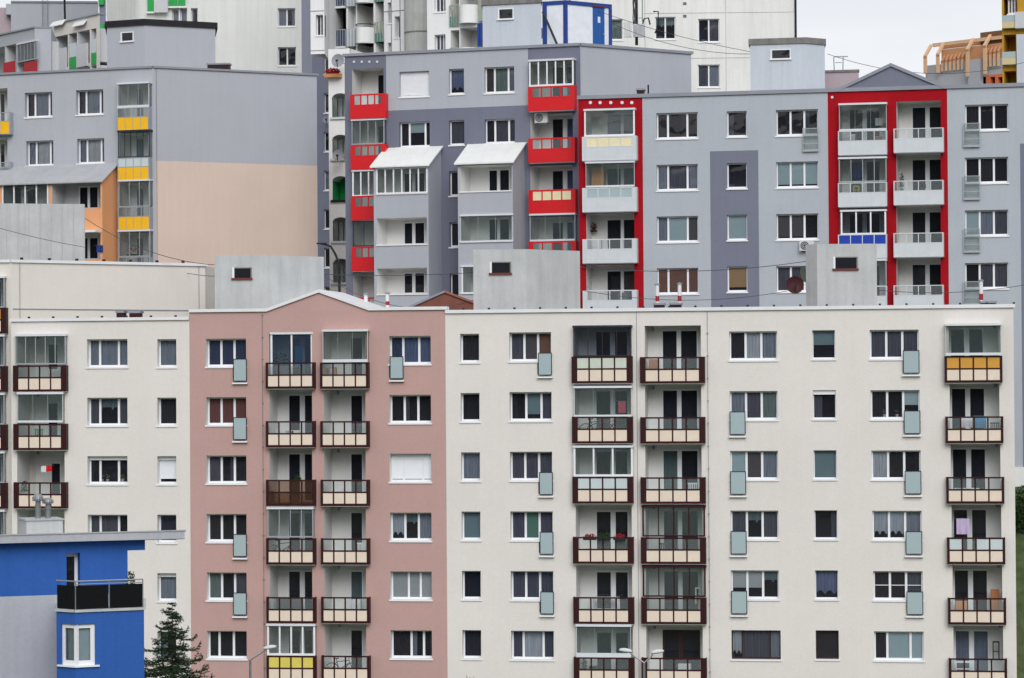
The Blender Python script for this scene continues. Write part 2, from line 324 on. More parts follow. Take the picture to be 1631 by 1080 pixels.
# ---------------------------------------------------------------- windows
BLINDS = set(bl)
def mname(ch): return ('blind_' if ch in BLINDS else 'curtain_') + ('big_' if ch.isupper() else '') + ch
def fills(s): return [(s[i], float(s[i + 1])) for i in range(0, len(s), 2)]
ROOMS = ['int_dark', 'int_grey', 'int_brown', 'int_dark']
def window(W_, r, spec, d=.2, reveal=None, frame='pvc', sill=True, juliet=None, jstyle='frost', box=None, bars=0, level=1.0, pane='pane', room=None, fw=.07, mw=.105, rd=1.3, extra=None, tilt=False):
    fr, root = W_.fr, W_.root
    x0, x1, z0, z1 = fr.rect(r)
    sh = .075 if sill else 0
    zo = z0 + sh
    cx0, cx1 = x0, x1
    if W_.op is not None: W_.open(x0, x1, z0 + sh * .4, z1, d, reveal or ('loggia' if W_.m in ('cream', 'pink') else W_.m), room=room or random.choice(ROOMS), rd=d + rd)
    wf = MB(); y0, y1 = d - .002, d + .07
    wf.box(x0, x0 + fw, y0, y1, zo, z1, frame); wf.box(x1 - fw, x1, y0, y1, zo, z1, frame)
    wf.box(x0 + fw, x1 - fw, y0 + .002, y1, z1 - fw, z1, frame); wf.box(x0 + fw, x1 - fw, y0 + .002, y1, zo, zo + fw + .03, frame)
    fl = fills(spec); tot = sum(w for _, w in fl); xi, xe = x0 + fw, x1 - fw; W1 = xe - xi - mw * (len(fl) - 1)
    x = xi; panes = []
    zb, zt = zo + fw + .03, z1 - fw
    if box: # roller-shutter box under the lintel
        wf.box(x0 + .01, x1 - .01, d - .12, d - .003, z1 - .2, z1 - .01, 'blind_w'); zt = z1 - .19
    for i, (ch, w) in enumerate(fl):
        xw = W1 * w / tot; panes.append((x, x + xw, ch)); x += xw
        if i < len(fl) - 1:
            wf.box(x, x + mw, y0 - .004, y1, zb, zt, frame); x += mw
        if bars: wf.box(panes[-1][0], panes[-1][1], y0 + .005, y1 - .01, zb + (zt - zb) * .48, zb + (zt - zb) * .48 + .03, frame)
    wo_ = build('window', wf, fr, root)
    pm = MB()
    for a, b, ch in panes: pm.quad((a, d + .035, zb), (b, d + .035, zb), (b, d + .035, zt), (a, d + .035, zt), pane)
    build('pane', pm, fr, wo_)
    if sill:
        build('sill', MB().box(x0 - .05, x1 + .05, -.05, d + .01, z0, zo, 'sill'), fr, wo_)
    for a, b, ch in panes:
        if ch == 'd':
            if random.random() < .45 and b - a > .3:      # a net pulled to one side of a dark room
                q = MB(); wd = (b - a) * random.uniform(.25, .45); l_ = random.random() < .5; q.sheet(a - .02 if l_ else b - wd, a + wd if l_ else b + .02, zb, zt, d + .15, random.choice(['curtain_g', 'curtain_n', 'curtain_k']), amp=.03, waves=3); build('curtain', q, fr, wo_)
            continue
        cm = MB(); h = zt - zb
        if ch == 'w':
            n = max(6, int((h) / .07)); k = level
            for j in range(n):
                za = zt - h * k * (j + 1) / n; zc_ = zt - h * k * j / n
                cm.quad((a - .04, d - .03, za), (b + .04, d - .03, za), (b + .04, d - .018, zc_), (a - .04, d - .018, zc_), 'blind_w')
            build('roller_shutter', cm, fr, wo_)
        elif ch in BLINDS:
            k = level if ch in 'tTyWoqG' else 1
            cm.quad((a - .02, d + .1, zt - h * k), (b + .02, d + .1, zt - h * k), (b + .02, d + .1, zt), (a - .02, d + .1, zt), mname(ch))
            cm.box(a - .02, b + .02, d + .09, d + .11, zt - h * k - .03, zt - h * k, mname(ch)); build('roller_blind', cm, fr, wo_)
        else:
            lo = zb
            fall = None
            if ch in 'lL': fall = lambda u: .10 + .16 * abs(math.sin(u * 6.283 * 1.2))
            if ch == 'v': lo = zb + h * .55; fall = lambda u: .5 * abs(math.sin(u * 5))
            cm.sheet(a - .03, b + .03, lo, zt, d + .14, mname(ch), amp=.035, waves=max(3, (b - a) * 7), fall=fall); build('curtain', cm, fr, wo_)
    if extra == 'plants':
        pl = MB()
        for _ in range(4):
            xx = random.uniform(x0 + .3, x1 - .3); pl.lathe([(.0, 0), (.06, 0), (.08, .13), (0, .13)], (xx, d + .12, zb), 'pot', 8); pl.leaves((xx, d + .12, zb + .24), (.12, .05, .12), 30, ['leaf', 'leaf', 'yellowobj'], .03)
        build('potted_plants', pl, fr, wo_)
    if juliet:
        jr, side = juliet
        jx0, jx1, jz0, jz1 = fr.rect(jr, -.12)
        cx0, cx1 = (panes[0][0] - fw, panes[0][1] + mw * .4) if side == 'l' else (panes[-1][0] - mw * .4, x1)
        W_.open(cx0, cx1, jz0 + (.05 if jstyle == 'frost' else .12), z0 + sh * .4, d, reveal or W_.m, back='pvc')
        j = MB(); t = .035
        jf = 'darkmetal' if jstyle == 'frost' else 'alu'
        y = -.14
        for (a, b, c, e) in ((jx0, jx0 + t, jz0, jz1), (jx1 - t, jx1, jz0, jz1), (jx0 + t, jx1 - t, jz0, jz0 + t), (jx0 + t, jx1 - t, jz1 - t, jz1)): j.box(a, b, y, y + .04, c, e, jf)
        if jstyle != 'frost':
            for q in (.33, .66): j.box(jx0 + t, jx1 - t, y + .003, y + .037, jz0 + (jz1 - jz0) * q, jz0 + (jz1 - jz0) * q + t, jf)
            j.box(jx0 + t, jx1 - t, y - .001, y + .04, jz0 + t, jz0 + t + .08, jf)
        for a in (jx0 + .01, jx1 - .04): 
            for zz in (jz0 + .1, jz1 - .15): j.box(a, a + .03, y + .04, 0, zz, zz + .04, jf)
        jo = build('juliet_railing', j, fr, root)
        build('railing_panel', MB().box(jx0 + t, jx1 - t, y + .012, y + .024, jz0 + t, jz1 - t, 'frost' if jstyle == 'frost' else 'rail_glass'), fr, jo)
        if jstyle == 'frost': build('door_sill', MB().box(jx0 - .05, jx1 + .03, -.16, -.002, jz0 - .13, jz0 - .06, 'sill'), fr, jo)
    return wo_
# ---------------------------------------------------------------- balconies
ST = dict(
 brown=dict(frame='brown', edge=.12, m=.49, n=4, up='rail_glass', low='panel_cream', t=.07, bt=.11, proud=.35, under='loggia'),
 brownw=dict(frame='brown', edge=.27, m=.50, n=4, up='rail_glass', low='panel_cream', t=.07, bt=.1, proud=.35, under='loggia'),
 white=dict(frame='whitepanel', edge=.06, m=.56, n=4, up='rail_glass', low='whitepanel', t=.045, proud=.5, under='whitepanel', solid=True),
 whitei=dict(frame='whitepanel', edge=.27, m=.55, n=4, up='rail_glass', low='whitepanel', t=.055, proud=.5, under='whitepanel', solid=True, top=.06),
 red=dict(frame='redpanel', edge=.26, m=.52, n=4, up='rail_glass', low='redpanel', t=.07, proud=.5, under='alu_white', solid=True, top=.09),
 yellow=dict(frame='alu', edge=.05, m=.58, n=4, up='rail_glass', low='yellowpanel', t=.035, proud=.45, under='alu'),
)
def balcony(W_, r, style='brown', up=None, low=None, ups=None, m=None):
    fr, root = W_.fr, W_.root; S = dict(ST[style]); up = up or S['up']; low = low or S['low']
    p = S['proud']; x0, x1, z0, z1 = fr.rect(r, -p)
    f, e, t = S['frame'], S['edge'], S['t']; h = z1 - z0; zm = z0 + h * (m or S['m']); tt = S.get('top', t); bt = S.get('bt', t)
    b = MB(); Y = -p
    b.box(x0, x0 + e, Y, Y + .05, z0, z1, f); b.box(x1 - e, x1, Y, Y + .05, z0, z1, f)
    b.box(x0 + e, x1 - e, Y - .002, Y + .05, z1 - tt, z1, f); b.box(x0 + e, x1 - e, Y - .002, Y + .05, z0, z0 + bt, f); b.box(x0 + e, x1 - e, Y - .001, Y + .05, zm, zm + t, f)
    n = S['n']; w = (x1 - x0 - 2 * e - t * (n - 1)) / n
    solid = S.get('solid')
    cells = []
    x = x0 + e
    for i in range(n):
        cells.append((x, x + w)); x += w
        if i < n - 1:
            b.box(x, x + t, Y, Y + .045, zm + t if solid else z0 + bt, z1 - tt, f); x += t
    # side panels back to the wall, the slab
    for xx in (x0, x1 - .045): b.box(xx, xx + .045, Y + .05, -.003, z0, z1, f)
    b.box(x0 + .046, x1 - .046, Y + .06, 0, z0 + .02, z0 + .16, S['under'])
    b.box(x0 + .03, x1 - .03, Y + .04, -.004, z0 - .035, z0 - .002, S['under'])
    bo = build('balcony', b, fr, root)
    g = MB()
    ul = ups or [up] * n
    for (a, c), um in zip(cells, ul): g.quad((a, Y + .02, zm + t), (c, Y + .02, zm + t), (c, Y + .02, z1 - tt), (a, Y + .02, z1 - tt), um)
    build('glass_panel', g, fr, bo)
    g = MB()
    if solid: g.box(x0 + e, x1 - e, Y + .005, Y + .04, z0 + t, zm, low)
    else:
        for a, c in cells: g.box(a, c, Y + .012, Y + .03, z0 + bt, zm, low)
    build('solid_panel', g, fr, bo)
    return bo
def glazing(W_, r, kind='frameless', n=5, proud=.30, pane='encl', bottom=.1, drop=.0):
    fr, root = W_.fr, W_.root
    if kind == 'frameless': n = min(n, 3)
    x0, x1, z0, z1 = fr.rect(r, -proud); b = MB(); Y = -proud
    f = dict(frameless='alu_white', slim='alu', white='pvc', brown='brown', dark='darkmetal')[kind]
    t = dict(frameless=.004, slim=.035, white=.08, brown=.05, dark=.03)[kind]; e = dict(frameless=.02, slim=.05, white=.09, brown=.07, dark=.03)[kind]
    tb = dict(frameless=bottom, slim=.06, white=.1, brown=.06, dark=.05)[kind]
    b.box(x0 - .03, x1 + .03, Y - .06, 0, z1 - .06, z1 + .04, 'alu_white' if kind not in ('brown', 'dark') else f); b.box(x0, x1, Y - .05, Y + .08, z0, z0 + tb, f)
    b.box(x0, x0 + e, Y, Y + .06, z0 + tb, z1 - .06, f); b.box(x1 - e, x1, Y, Y + .06, z0 + tb, z1 - .06, f)
    w = (x1 - x0 - 2 * e - t * (n - 1)) / n; x = x0 + e; g = MB()
    for i in range(n):
        g.quad((x, Y + .025, z0 + tb), (x + w, Y + .025, z0 + tb), (x + w, Y + .025, z1 - .06), (x, Y + .025, z1 - .06), pane); x += w
        if i < n - 1: b.box(x, x + t, Y + .003, Y + .05, z0 + tb, z1 - .06, f); x += t
    # side returns
    for xx in (x0 + .003, x1 - .013): g.quad((xx, Y + .07, z0 + tb), (xx, -.003, z0 + tb), (xx, -.003, z1 - .06), (xx, Y + .07, z1 - .06), pane)
    o = build('balcony_glazing', b, fr, root); build('pane', g, fr, o)
    return o
def loggia(W_, r, doors, depth=1.4, lm='loggia', lamp=None, dmat='doorback', dfr='pvc', dc=None, floor='floor_tile', cur=None):
    """r: opening in pixels from the floor line to the ceiling; doors: [(px0, px1, pytop)] glazed leaves seen on the rear wall"""
    fr, root = W_.fr, W_.root; x0, x1, z0, z1 = fr.rect(r)
    W_.open(x0, x1, z0, z1, depth, lm, fl=floor)
    y = depth
    if doors:
        a = fr.X(min(q[0] for q in doors), (r[1] + r[3]) / 2, y); b = fr.X(max(q[1] for q in doors), (r[1] + r[3]) / 2, y)
        zt = fr.uv(doors[0][0], doors[0][2], y)[1]
        a = max(a, x0 + .1); b = min(b, x1 - .02)
        b_ = MB(); b_.box(a - .09, b + .06, y - .05, y - .001, zt, zt + .09, dfr); b_.box(a - .09, a, y - .05, y - .001, z0 + .02, zt, dfr)
        if b + .06 < x1: b_.box(b, min(b + .07, x1 - .005), y - .05, y - .001, z0 + .02, zt, dfr)
        prev = None; g = MB(); k = MB(); b_.box(a, b, y - .045, y - .002, z0 + .02, z0 + .14, dfr)
        for i, q in enumerate(doors):
            qa = min(max(fr.X(q[0], (r[1] + r[3]) / 2, y), x0 + .1), b); qb = min(fr.X(q[1], (r[1] + r[3]) / 2, y), b)
            if prev is not None: b_.box(prev, qa, y - .05, y - .001, z0 + .14, zt, dfr)
            g.quad((qa, y - .03, z0 + .14), (qb, y - .03, z0 + .14), (qb, y - .03, zt), (qa, y - .03, zt), 'door_glass')
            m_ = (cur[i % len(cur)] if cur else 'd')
            if m_ == 'd': k.quad((qa, y - .006, z0 + .14), (qb, y - .006, z0 + .14), (qb, y - .006, zt), (qa, y - .006, zt), dmat)  # flat dark sheet painted in for the unlit room behind the glass
            else: k.sheet(qa, qb, z0 + .14, zt, y - .012, mname(m_), amp=.006, waves=(qb - qa) * 8)
            prev = qb
        d = build('balcony_door', b_, fr, root); build('pane', g, fr, d); build('curtain_or_dark_sheet', k, fr, d)
    if lamp:
        lx, lz = fr.uv(lamp, r[1] + 9, depth * .9)
        m_ = MB(); m_.lathe([(0, 0), (.05, 0), (.07, .1), (.07, .16), (0, .17)], (lx, depth * .88, z1 - .23), 'dishgrey', 10)
        m_.box(lx - .02, lx + .02, depth * .88 - .02, depth * .88 + .02, z1 - .06, z1 - .003, 'black'); build('ceiling_lamp', m_, fr, root)
def coping(fr, root, xa, xb, z, h=.13, m='coping', back=.5, proud=.1, y=0, name='roof_coping'):
    return build(name, MB().box(xa, xb, y - proud, y + back, z, z + h, m), fr, root)
# ================================================================ the front block (cream / pink / cream)
A = Fr(px=815, D=133.0, tan=.155)
def body(fr, root, xa, xb, z0, z1, dep, m, roof='roofing', name='outer_wall'):
    return build(name, shell(MB(), [(xa, 0), (xb, 0), (xb, dep), (xa, dep)], z0, z1, m, roof, skip=(0,)), fr, root)
front = thing('apartment_block', A, 0, 0, 0, 'long foreground apartment block, cream with a dusty pink gabled section and dark brown balconies', 'apartment block')
xl, xm1, xm2, xr = A.X(-60, 700), A.X(302.5, 700), A.X(710.5, 700), A.X(1616, 700)
z_pink = A.uv(640, 494)[1]; z_r = A.uv(1165, 494.5)[1]; z_l = A.uv(160, 511)[1]
FL = Wall(A, front, A.X(18.5, 700), xm1, 0, z_l, 'cream'); FP = Wall(A, front, xm1, xm2, 0, z_pink, 'pink'); FR_ = Wall(A, front, xm2, xr, 0, z_r, 'cream')
DEP = 11.5
def row(y0, sp, k): return y0 + sp * k
J = lambda x0, x1, y, h=36: (x0, y, x1, y + h)
# -- left section
w1 = ['n1n2n1', 'g1v2g1', 'd1d2d1', 'g1g2d1']
for k in range(4):
    y = row(540.2, 93.2, k); window(FL, (138.5 + .4 * k, y, 203, y + 47), w1[k], d=.38, box=(k == 2), extra='plants' if k == 2 else None)
w2 = ['n1', 'k1', 'w1', 'd1', 'n1', 'd1']
for k in range(6):
    y = row(540.2, 93.2, k); window(FL, (250.5, y, 280.8, y + 47), w2[k], d=.38, box=k in (2, 4), level=.86, pane='pane_blue' if k == 3 else 'pane')
ly = [532, 625.5, 718.5, 811.5]
for k in range(4):
    y = ly[k]; bt = 582 + 93.1 * k
    loggia(FL, (27.5, y, 103, y + 88), [(78, 92, y + 17)] if k in (0, 1) else [(83, 96, y + 20)], depth=2.1, lamp=61)
    if k < 3: balcony(FL, (20.5 + .5 * k, bt, 105.5, bt + 41.5), 'brownw')
glazing(FL, (24, 533.5, 104.5, 580.5), 'slim', 5); glazing(FL, (28, 626, 100, 673), 'frameless', 5)
for i in range(1): pass
FL.finish()
# -- pink section
p1 = ['g1g1g1', 'r1r1r1', 'g1d1d1', 'k1d1d1', 'e1d1g1', 'k2d3d3']; p1J = [1, 1, 0, 1, 1, 0]
for k in range(6):
    y = row(539.4, 93.1, k); window(FP, (328 + .3 * k, y, 392 + .2 * k, y + 47), p1[k], d=.38, juliet=(J(371.5, 393, y + 32), 'r') if p1J[k] else None, pane='pane_blue' if k == 0 else 'pane')
p2 = ['g3n4n3', 'd1d1d1', 'w3w5w2', 'l1v1n1', 'W3W2W2', 'k5d3d2']
for k in range(6):
    y = row(535, 93.8, k); window(FP, (619.5 + .5 * k, y, 686 + .4 * k, y + 47.5), p2[k], d=.38, juliet=(J(621, 642.5, 567.5), 'l') if k == 0 else None, pane='pane_blue' if k == 0 else 'pane', level=.97)
for k in range(6):
    bt = 577.3 + 93.45 * k; y = 529.6 if k == 0 else 621.3 + 93.4 * (k - 1)
    cu = None
    loggia(FP, (428.5 + .3 * k, y, 497 + .1 * k, bt + 39.5), [(461, 478, y + 9), (486, 502, y + 9)], depth=1.7, cur=cu, dmat='doorback')
    loggia(FP, (515 + .4 * k, y, 582 + .3 * k, bt + 39.5), [(560, 577, y + 9)], depth=1.7, lamp=538 + .6 * k, cur=('e' if k == 4 else 'd'))
    balcony(FP, (423 + .3 * k, bt, 500.8 + .3 * k, bt + 41.7), 'brown', up='yellowfab' if k == 5 else 'brownglass' if k == 2 else None, low='brownglass' if k == 2 else None)
    balcony(FP, (509.6 + .45 * k, bt, 586.7 + .4 * k, bt + 41.7), 'brown')
glazing(FP, (431, 530.5, 498, 616), 'white', 2, proud=-.05, pane='mirror_blue')
glazing(FP, (514, 526, 585.5, 577), 'frameless', 5, proud=.4, bottom=.14)
glazing(FP, (426, 809, 499, 856), 'slim', 4, proud=.33); glazing(FP, (425.5, 995, 502, 1044), 'white', 4, proud=.33)
FP.finish()
# -- right section
a_ = ['k1', 'd1', 'n1', 'T1', 'd1', 'k1']
for k in range(6):
    y = row(531.6, 94.4, k); window(FR_, (733 + .7 * k, y, 763.3 + .65 * k, y + 48), a_[k], d=.34)
e_ = ['g2q2o2', 'd3T3g2', 'g2g2g2', 'g2G2g2', 'g2g2g2', 'g2c4g2']; eJ = [1, 0, 1, 1, 1, 0]
for k in range(6):
    y = row(529.3, 95.1, k); window(FR_, (811 + .6 * k, y, 877.8 + .9 * k, y + 48.5), e_[k], d=.38, juliet=(J(857 + .9 * k, 879 + .8 * k, y + 32.5), 'r') if eJ[k] else None, level=.8 if k == 1 else 1)
f_ = ['k1c1n1', 'n1g1e1', 't1q1n1', 'g1v1g1', 'W1W1v1', 'B1']; fJ = [0, 1, 1, 1, 1, 0]
for k in range(5):
    y = row(527.7, 95.2, k); window(FR_, (1161.5 + .7 * k, y, 1237.8 + .7 * k, y + 48.5), f_[k], d=.24, juliet=(J(1161.5 + .8 * k, 1186.5 + .9 * k, y + 32.5, 37), 'l') if fJ[k] else None, level=.62 if k == 4 else 1)
window(FR_, (1165, 1004, 1243.5, 1053), 'l2g6n2', d=.24, frame='pvc_brown', fw=.05, mw=.05)
b_ = ['T1', 'd1', 'T1', 'd1', 'L1', 'B1']
for k in range(6):
    y = row(525.9, 95.65, k); window(FR_, (1293.8 + 1.1 * k, y, 1330 + 1.2 * k, y + 48.5), b_[k], d=.22, box=k == 1, level=.5 if k == 0 else .98, frame='pvc_brown' if k == 5 else 'pvc', fw=.04)
g_ = ['g1g1g1', 'k1d1t1', 'c1k1d1', 'l1l1n1', 'k1k1g1', 'k2t4t2']; gJ = [1, 1, 1, 1, 1, 0]
for k in range(6):
    y = row(525.3, 96.1, k); window(FR_, (1385.3 + 1.4 * k, y, 1463.3 + 1.6 * k, y + 49), g_[k], d=.22, juliet=(J(1438.3 + 1.4 * k, 1464.5 + 1.5 * k, y + 32.5, 37), 'r') if gJ[k] else None, bars=k == 4, level=.5 if k == 1 else 1, extra='plants' if k == 1 else None)
for k in range(6):
    b3 = 567.6 + 95.9 * k; y = 518.6 if k == 0 else 613.3 + 96 * (k - 1)
    loggia(FR_, (915 + .7 * k, y, 1004 + .8 * k, b3 + 41), [(950 + .3 * k, 972 + .3 * k, y + 10), (980 + .3 * k, 999 + .3 * k, y + 10)], depth=1.5)
    loggia(FR_, (1027 + .5 * k, y, 1116.5 + .6 * k, b3 + 42), [(1056 + .6 * k, 1078 + .6 * k, y + 9), (1085 + .6 * k, 1110 + .6 * k, y + 9)], depth=1.4, lamp=1040 + .6 * k, dfr='pvc_brown' if k == 5 else 'pvc', cur='ed' if k == 2 else None)
    balcony(FR_, (910.3 + .7 * k, b3, 1007 + .6 * k, b3 + 42.5), 'brownw', up='reed' if k == 0 else 'frost_white' if k == 2 else None)
    balcony(FR_, (1019.2 + .5 * k, b3 + .8, 1122.3 + .6 * k, b3 + 42.8), 'brownw')
    b7 = 566.9 + 96.4 * k; y7 = 515 if k == 0 else 609.5 + 96.4 * (k - 1)
    loggia(FR_, (1511.5 + 1.5 * k, y7, 1590.5 + 1.5 * k, b7 + 41), [(1513 + 1.5 * k, 1536 + 1.5 * k, y7 + 10), (1544 + 1.5 * k, 1566 + 1.5 * k, y7 + 10)], depth=1.4, lamp=1584 + 1.5 * k, cur='nn' if k == 5 else None)
    balcony(FR_, (1504.3 + 1.4 * k, b7, 1596.7 + 1.5 * k, b7 + 42.5), 'brown', up='orangefab' if k == 0 else None, ups=['frost_white', 'rail_glass', 'frost_white', 'frost_white'] if k == 3 else None)
glazing(FR_, (913, 519.5, 1005.5, 567.5), 'dark', 4, proud=.33, pane='door_glass'); glazing(FR_, (914.5, 616, 1006, 664), 'frameless', 5); glazing(FR_, (913.5, 711, 1008, 759), 'white', 3)
glazing(FR_, (1023, 806, 1123, 854.5), 'brown', 4); glazing(FR_, (1023.5, 902, 1124, 950.5), 'brown', 4); glazing(FR_, (918, 996, 1005, 1047), 'frameless', 5, bottom=.2)
glazing(FR_, (1506, 516.5, 1594.5, 566), 'frameless', 5, proud=.42, bottom=.12)
FR_.finish()
build('outer_wall', shell(MB(), [(FL.x0, 0), (xm1, 0), (xm1, DEP), (FL.x0, DEP)], 0, z_l, 'cream', skip=(0,)), A, front)
build('outer_wall', shell(MB(), [(xm1, 0), (xm2, 0), (xm2, DEP), (xm1, DEP)], 0, z_pink, 'pink', skip=(0,)), A, front)
build('outer_wall', shell(MB(), [(xm2, 0), (xr, 0), (xr, DEP), (xm2, DEP)], 0, z_r, 'cream', skip=(0,)), A, front)
coping(A, front, FL.x0 - .05, xm1 - .003, z_l, .15); coping(A, front, xm2 + .003, xr + .08, z_r, .16)
# pink parapet with its low gable
gx = [A.uv(425, 500), A.uv(508, 466), A.uv(588, 493)]
gp = MB(); gp.prism([(gx[0][0], z_pink), (gx[2][0], z_pink), (gx[1][0], gx[1][1])], 0, 5.5, 'pink', 'roofing'); build('gable', gp, A, front)
cp = MB(); t = .15
cp.box(xm1, gx[0][0], -.1, .5, z_pink, z_pink + t, 'coping'); cp.box(gx[2][0], xm2 + .1, -.1, .5, z_pink, z_pink + t, 'coping')
for p, q in ((gx[0], gx[1]), (gx[1], gx[2])):
    zp = max(p[1], z_pink) if p is gx[1] else z_pink; zq = q[1] if q is gx[1] else z_pink
    cp.prism([(p[0], zp), (q[0], zq), (q[0], zq + t), (p[0], zp + t)], -.1, 5.6, 'coping')
build('roof_coping', cp, A, front)
# panel joints and fixings: a vertical expansion joint and rows of lightning-rod clips
jm = MB(); xj = A.X(1014.5, 700); jm.box(xj, xj + .03, -.006, 0, 0, z_r, 'coping_grey'); xj = A.X(710.5, 700); build('expansion_joint', jm, A, front)
for px_, wl in ((419.3, FP), (1128.3, FR_)):
    c = MB(); xx = A.X(px_, 700); c.tube([(xx, -.07, 1), (xx, -.07, z_r + .1)], .011, 'steel', 5)
    z = 2
    while z < z_r: c.box(xx - .03, xx + .03, -.09, 0, z, z + .03, 'concrete_dark'); z += 1.05
    build('lightning_conductor', c, A, front)
for s_, e_2, z in ((FL.x0, xm1, z_l + .15), (xm2, xr, z_r + .16)):
    x = s_ + .8
    while x < e_2: build('conductor_clip', MB().box(x, x + .1, .1, .2, z, z + .09, 'tar'), A, front); x += 1.22
# roof-top lift houses with a service window each
def hut(root, fr0, pxs, tans, D0, ytop, zb, m, depth, win=None, cap=None, capm=None, caph=.3, rib=False, wframe='rust', label=None):
    pts = []; fr = None; P = []
    for i, px in enumerate(pxs):
        if i == 0: fr = Fr(px=px, D=D0, tan=tans[0]); P.append(fr.o.copy())
        else:
            f2 = Fr(o=(P[-1].x, P[-1].y), ang=math.atan(tans[i - 1])); x = f2.X(px); P.append(f2.w(x, 0, 0))
    zt = ray(pxs[0], ytop); zt = ZC + zt.z * P[0].y / zt.y
    inv = fr0.mat().inverted(); L = [inv @ p for p in P]
    back = [bk(fr0, L[-1].x, L[-1].y, depth), bk(fr0, L[0].x, L[0].y, depth)]
    back = [(back[0][0] - .12, back[0][1]), (back[1][0] + .12, back[1][1])]
    pp = [(q.x, q.y) for q in L] + back
    mb = shell(MB(), pp, zb, zt, m, 'roofing')
    h = build('rooftop_hut', mb, fr0, root, label=label)
    if cap:
        cmb = MB(); c = .12; cx = sum(q[0] for q in pp) / len(pp); cy = sum(q[1] for q in pp) / len(pp)
        ex = [(cx + (q[0] - cx) * (1 + c / 3), cy + (q[1] - cy) * (1 + c / 3)) for q in pp]
        shell(cmb, ex, zt - caph + .002, zt + .03, capm or cap, cap); build('roof_edge', cmb, fr0, h)
    if rib:
        rb = MB()
        for a, b in zip(L, L[1:]):
            n = int((b - a).length / .55)
            for i in range(1, n + 1):
                q = a + (b - a) * i / (n + .001); rb.box(q.x - .012, q.x + .012, q.y - .02, q.y + .02, zb, zt, 'concrete')
        build('panel_seam', rb, fr0, h)
    if win:
        wf = Fr(o=(P[win[4]].x, P[win[4]].y), ang=math.atan(tans[win[4]]))
        x0, x1, z0, z1 = wf.rect(win[:4]); wb = MB(); y = -.05
        wm = 'concrete_dark' if wframe == 'rust' else wframe; wb.box(x0, x0 + .1, y, .0, z0, z1, 'pvc'); wb.box(x1 - .05, x1, y, .0, z0, z1, wm); wb.box(x0 + .1, x1 - .05, y + .002, .0, z1 - .05, z1, wm); wb.box(x0 - .04, x1 + .04, y - .04, .0, z0 - .02, z0 + .07, 'rust' if wframe == 'rust' else 'sill')
        wo2 = build('window', wb, wf, h)
        g = MB(); g.quad((x0 + .1, -.006, z0 + .07), (x1 - .06, -.006, z0 + .07), (x1 - .06, -.006, z1 - .05), (x0 + .06, -.006, z1 - .05), 'int_black')
        g.quad((x0 + .06, -.02, z0 + .07), (x1 - .06, -.02, z0 + .07), (x1 - .06, -.02, z1 - .05), (x0 + .06, -.02, z1 - .05), 'pane'); build('pane', g, wf, wo2)
    return h, P, zt
hut(front, A, [343, 427, 517], [0, -.9], 137.5, 407, z_pink - .3, 'concrete', 2.6, win=(370, 426, 401, 445, 0))
hut(front, A, [755, 840, 925], [0, -.9], 136.5, 397.5, z_r - .3, 'concrete', 2.6, win=(780, 417, 814, 437, 0))
hut(front, A, [1285, 1303, 1398], [1.6, 0], 136.5, 390, z_r - .3, 'concrete', 3.2, win=(1327, 409, 1366, 430, 1))
# ================================================================ taller cream block behind on the left
cl = thing('apartment_block', Fr(px=18, D=138.0, tan=.155), 0, 0, 0, 'cream block end wall at the left edge, one storey taller than its neighbour', 'apartment block')
C1 = Fr(px=18, D=138.0, tan=.155); C2 = Fr(px=18, D=138.0, tan=-.72)
zcl = C1.uv(18, 418)[1]; xl = C1.X(-80)
CW = Wall(C1, cl, xl, 0, 0, zcl, 'cream_old')
for k in range(-1, 4):
    bt = 583.3 + 93 * k; y = bt - 50
    loggia(CW, (-60, y, 8, bt + 39), [(-40, -20, y + 9), (-12, 2, y + 9)], depth=1.6, lm='loggrey')
    balcony(CW, (-62, bt, 9.5, bt + 41), 'brownw', up='orangefab' if k == -1 else None)
    glazing(CW, (-60, y + 1, 7, bt), 'slim', 6, proud=.3)
CW.finish()
xe = C2.X(327, 480); e2 = C2.w(xe, 0, 0); L2 = C1.mat().inverted() @ e2
build('end_wall', shell(MB(), [(0, 0), (L2.x, L2.y), (L2.x, L2.y + 8), (xl, 9), (xl, 0)], 0, zcl, 'cream_old', skip=(4,)), C1, cl)
cm = MB(); cm.box(0, xe + .1, -.09, .4, zcl, zcl + .14, 'coping'); cm.box(.1, xe - .1, -.03, 0, C2.uv(100, 493.5)[1], C2.uv(100, 492)[1], 'coping_grey')
build('roof_coping', cm, C2, cl)
coping(C1, cl, xl, -.003, zcl, .14)
dp = MB(); xx = C2.X(24); dp.tube([(.45, -.06, 1), (.45, -.06, zcl)], .012, 'steel', 5); xx = C2.X(317); dp.tube([(xx, -.05, 8), (xx, -.05, zcl)], .012, 'steel', 5); build('lightning_conductor', dp, C2, cl)
x = .6
while x < xe: build('conductor_clip', MB().box(x, x + .12, .1, .22, zcl + .14, zcl + .26, 'tar'), C2, cl); x += 1.5
hut(cl, C1, [-60, 136], [-.25], 150, 323.5, zcl - 1, 'concrete', 3, rib=True)
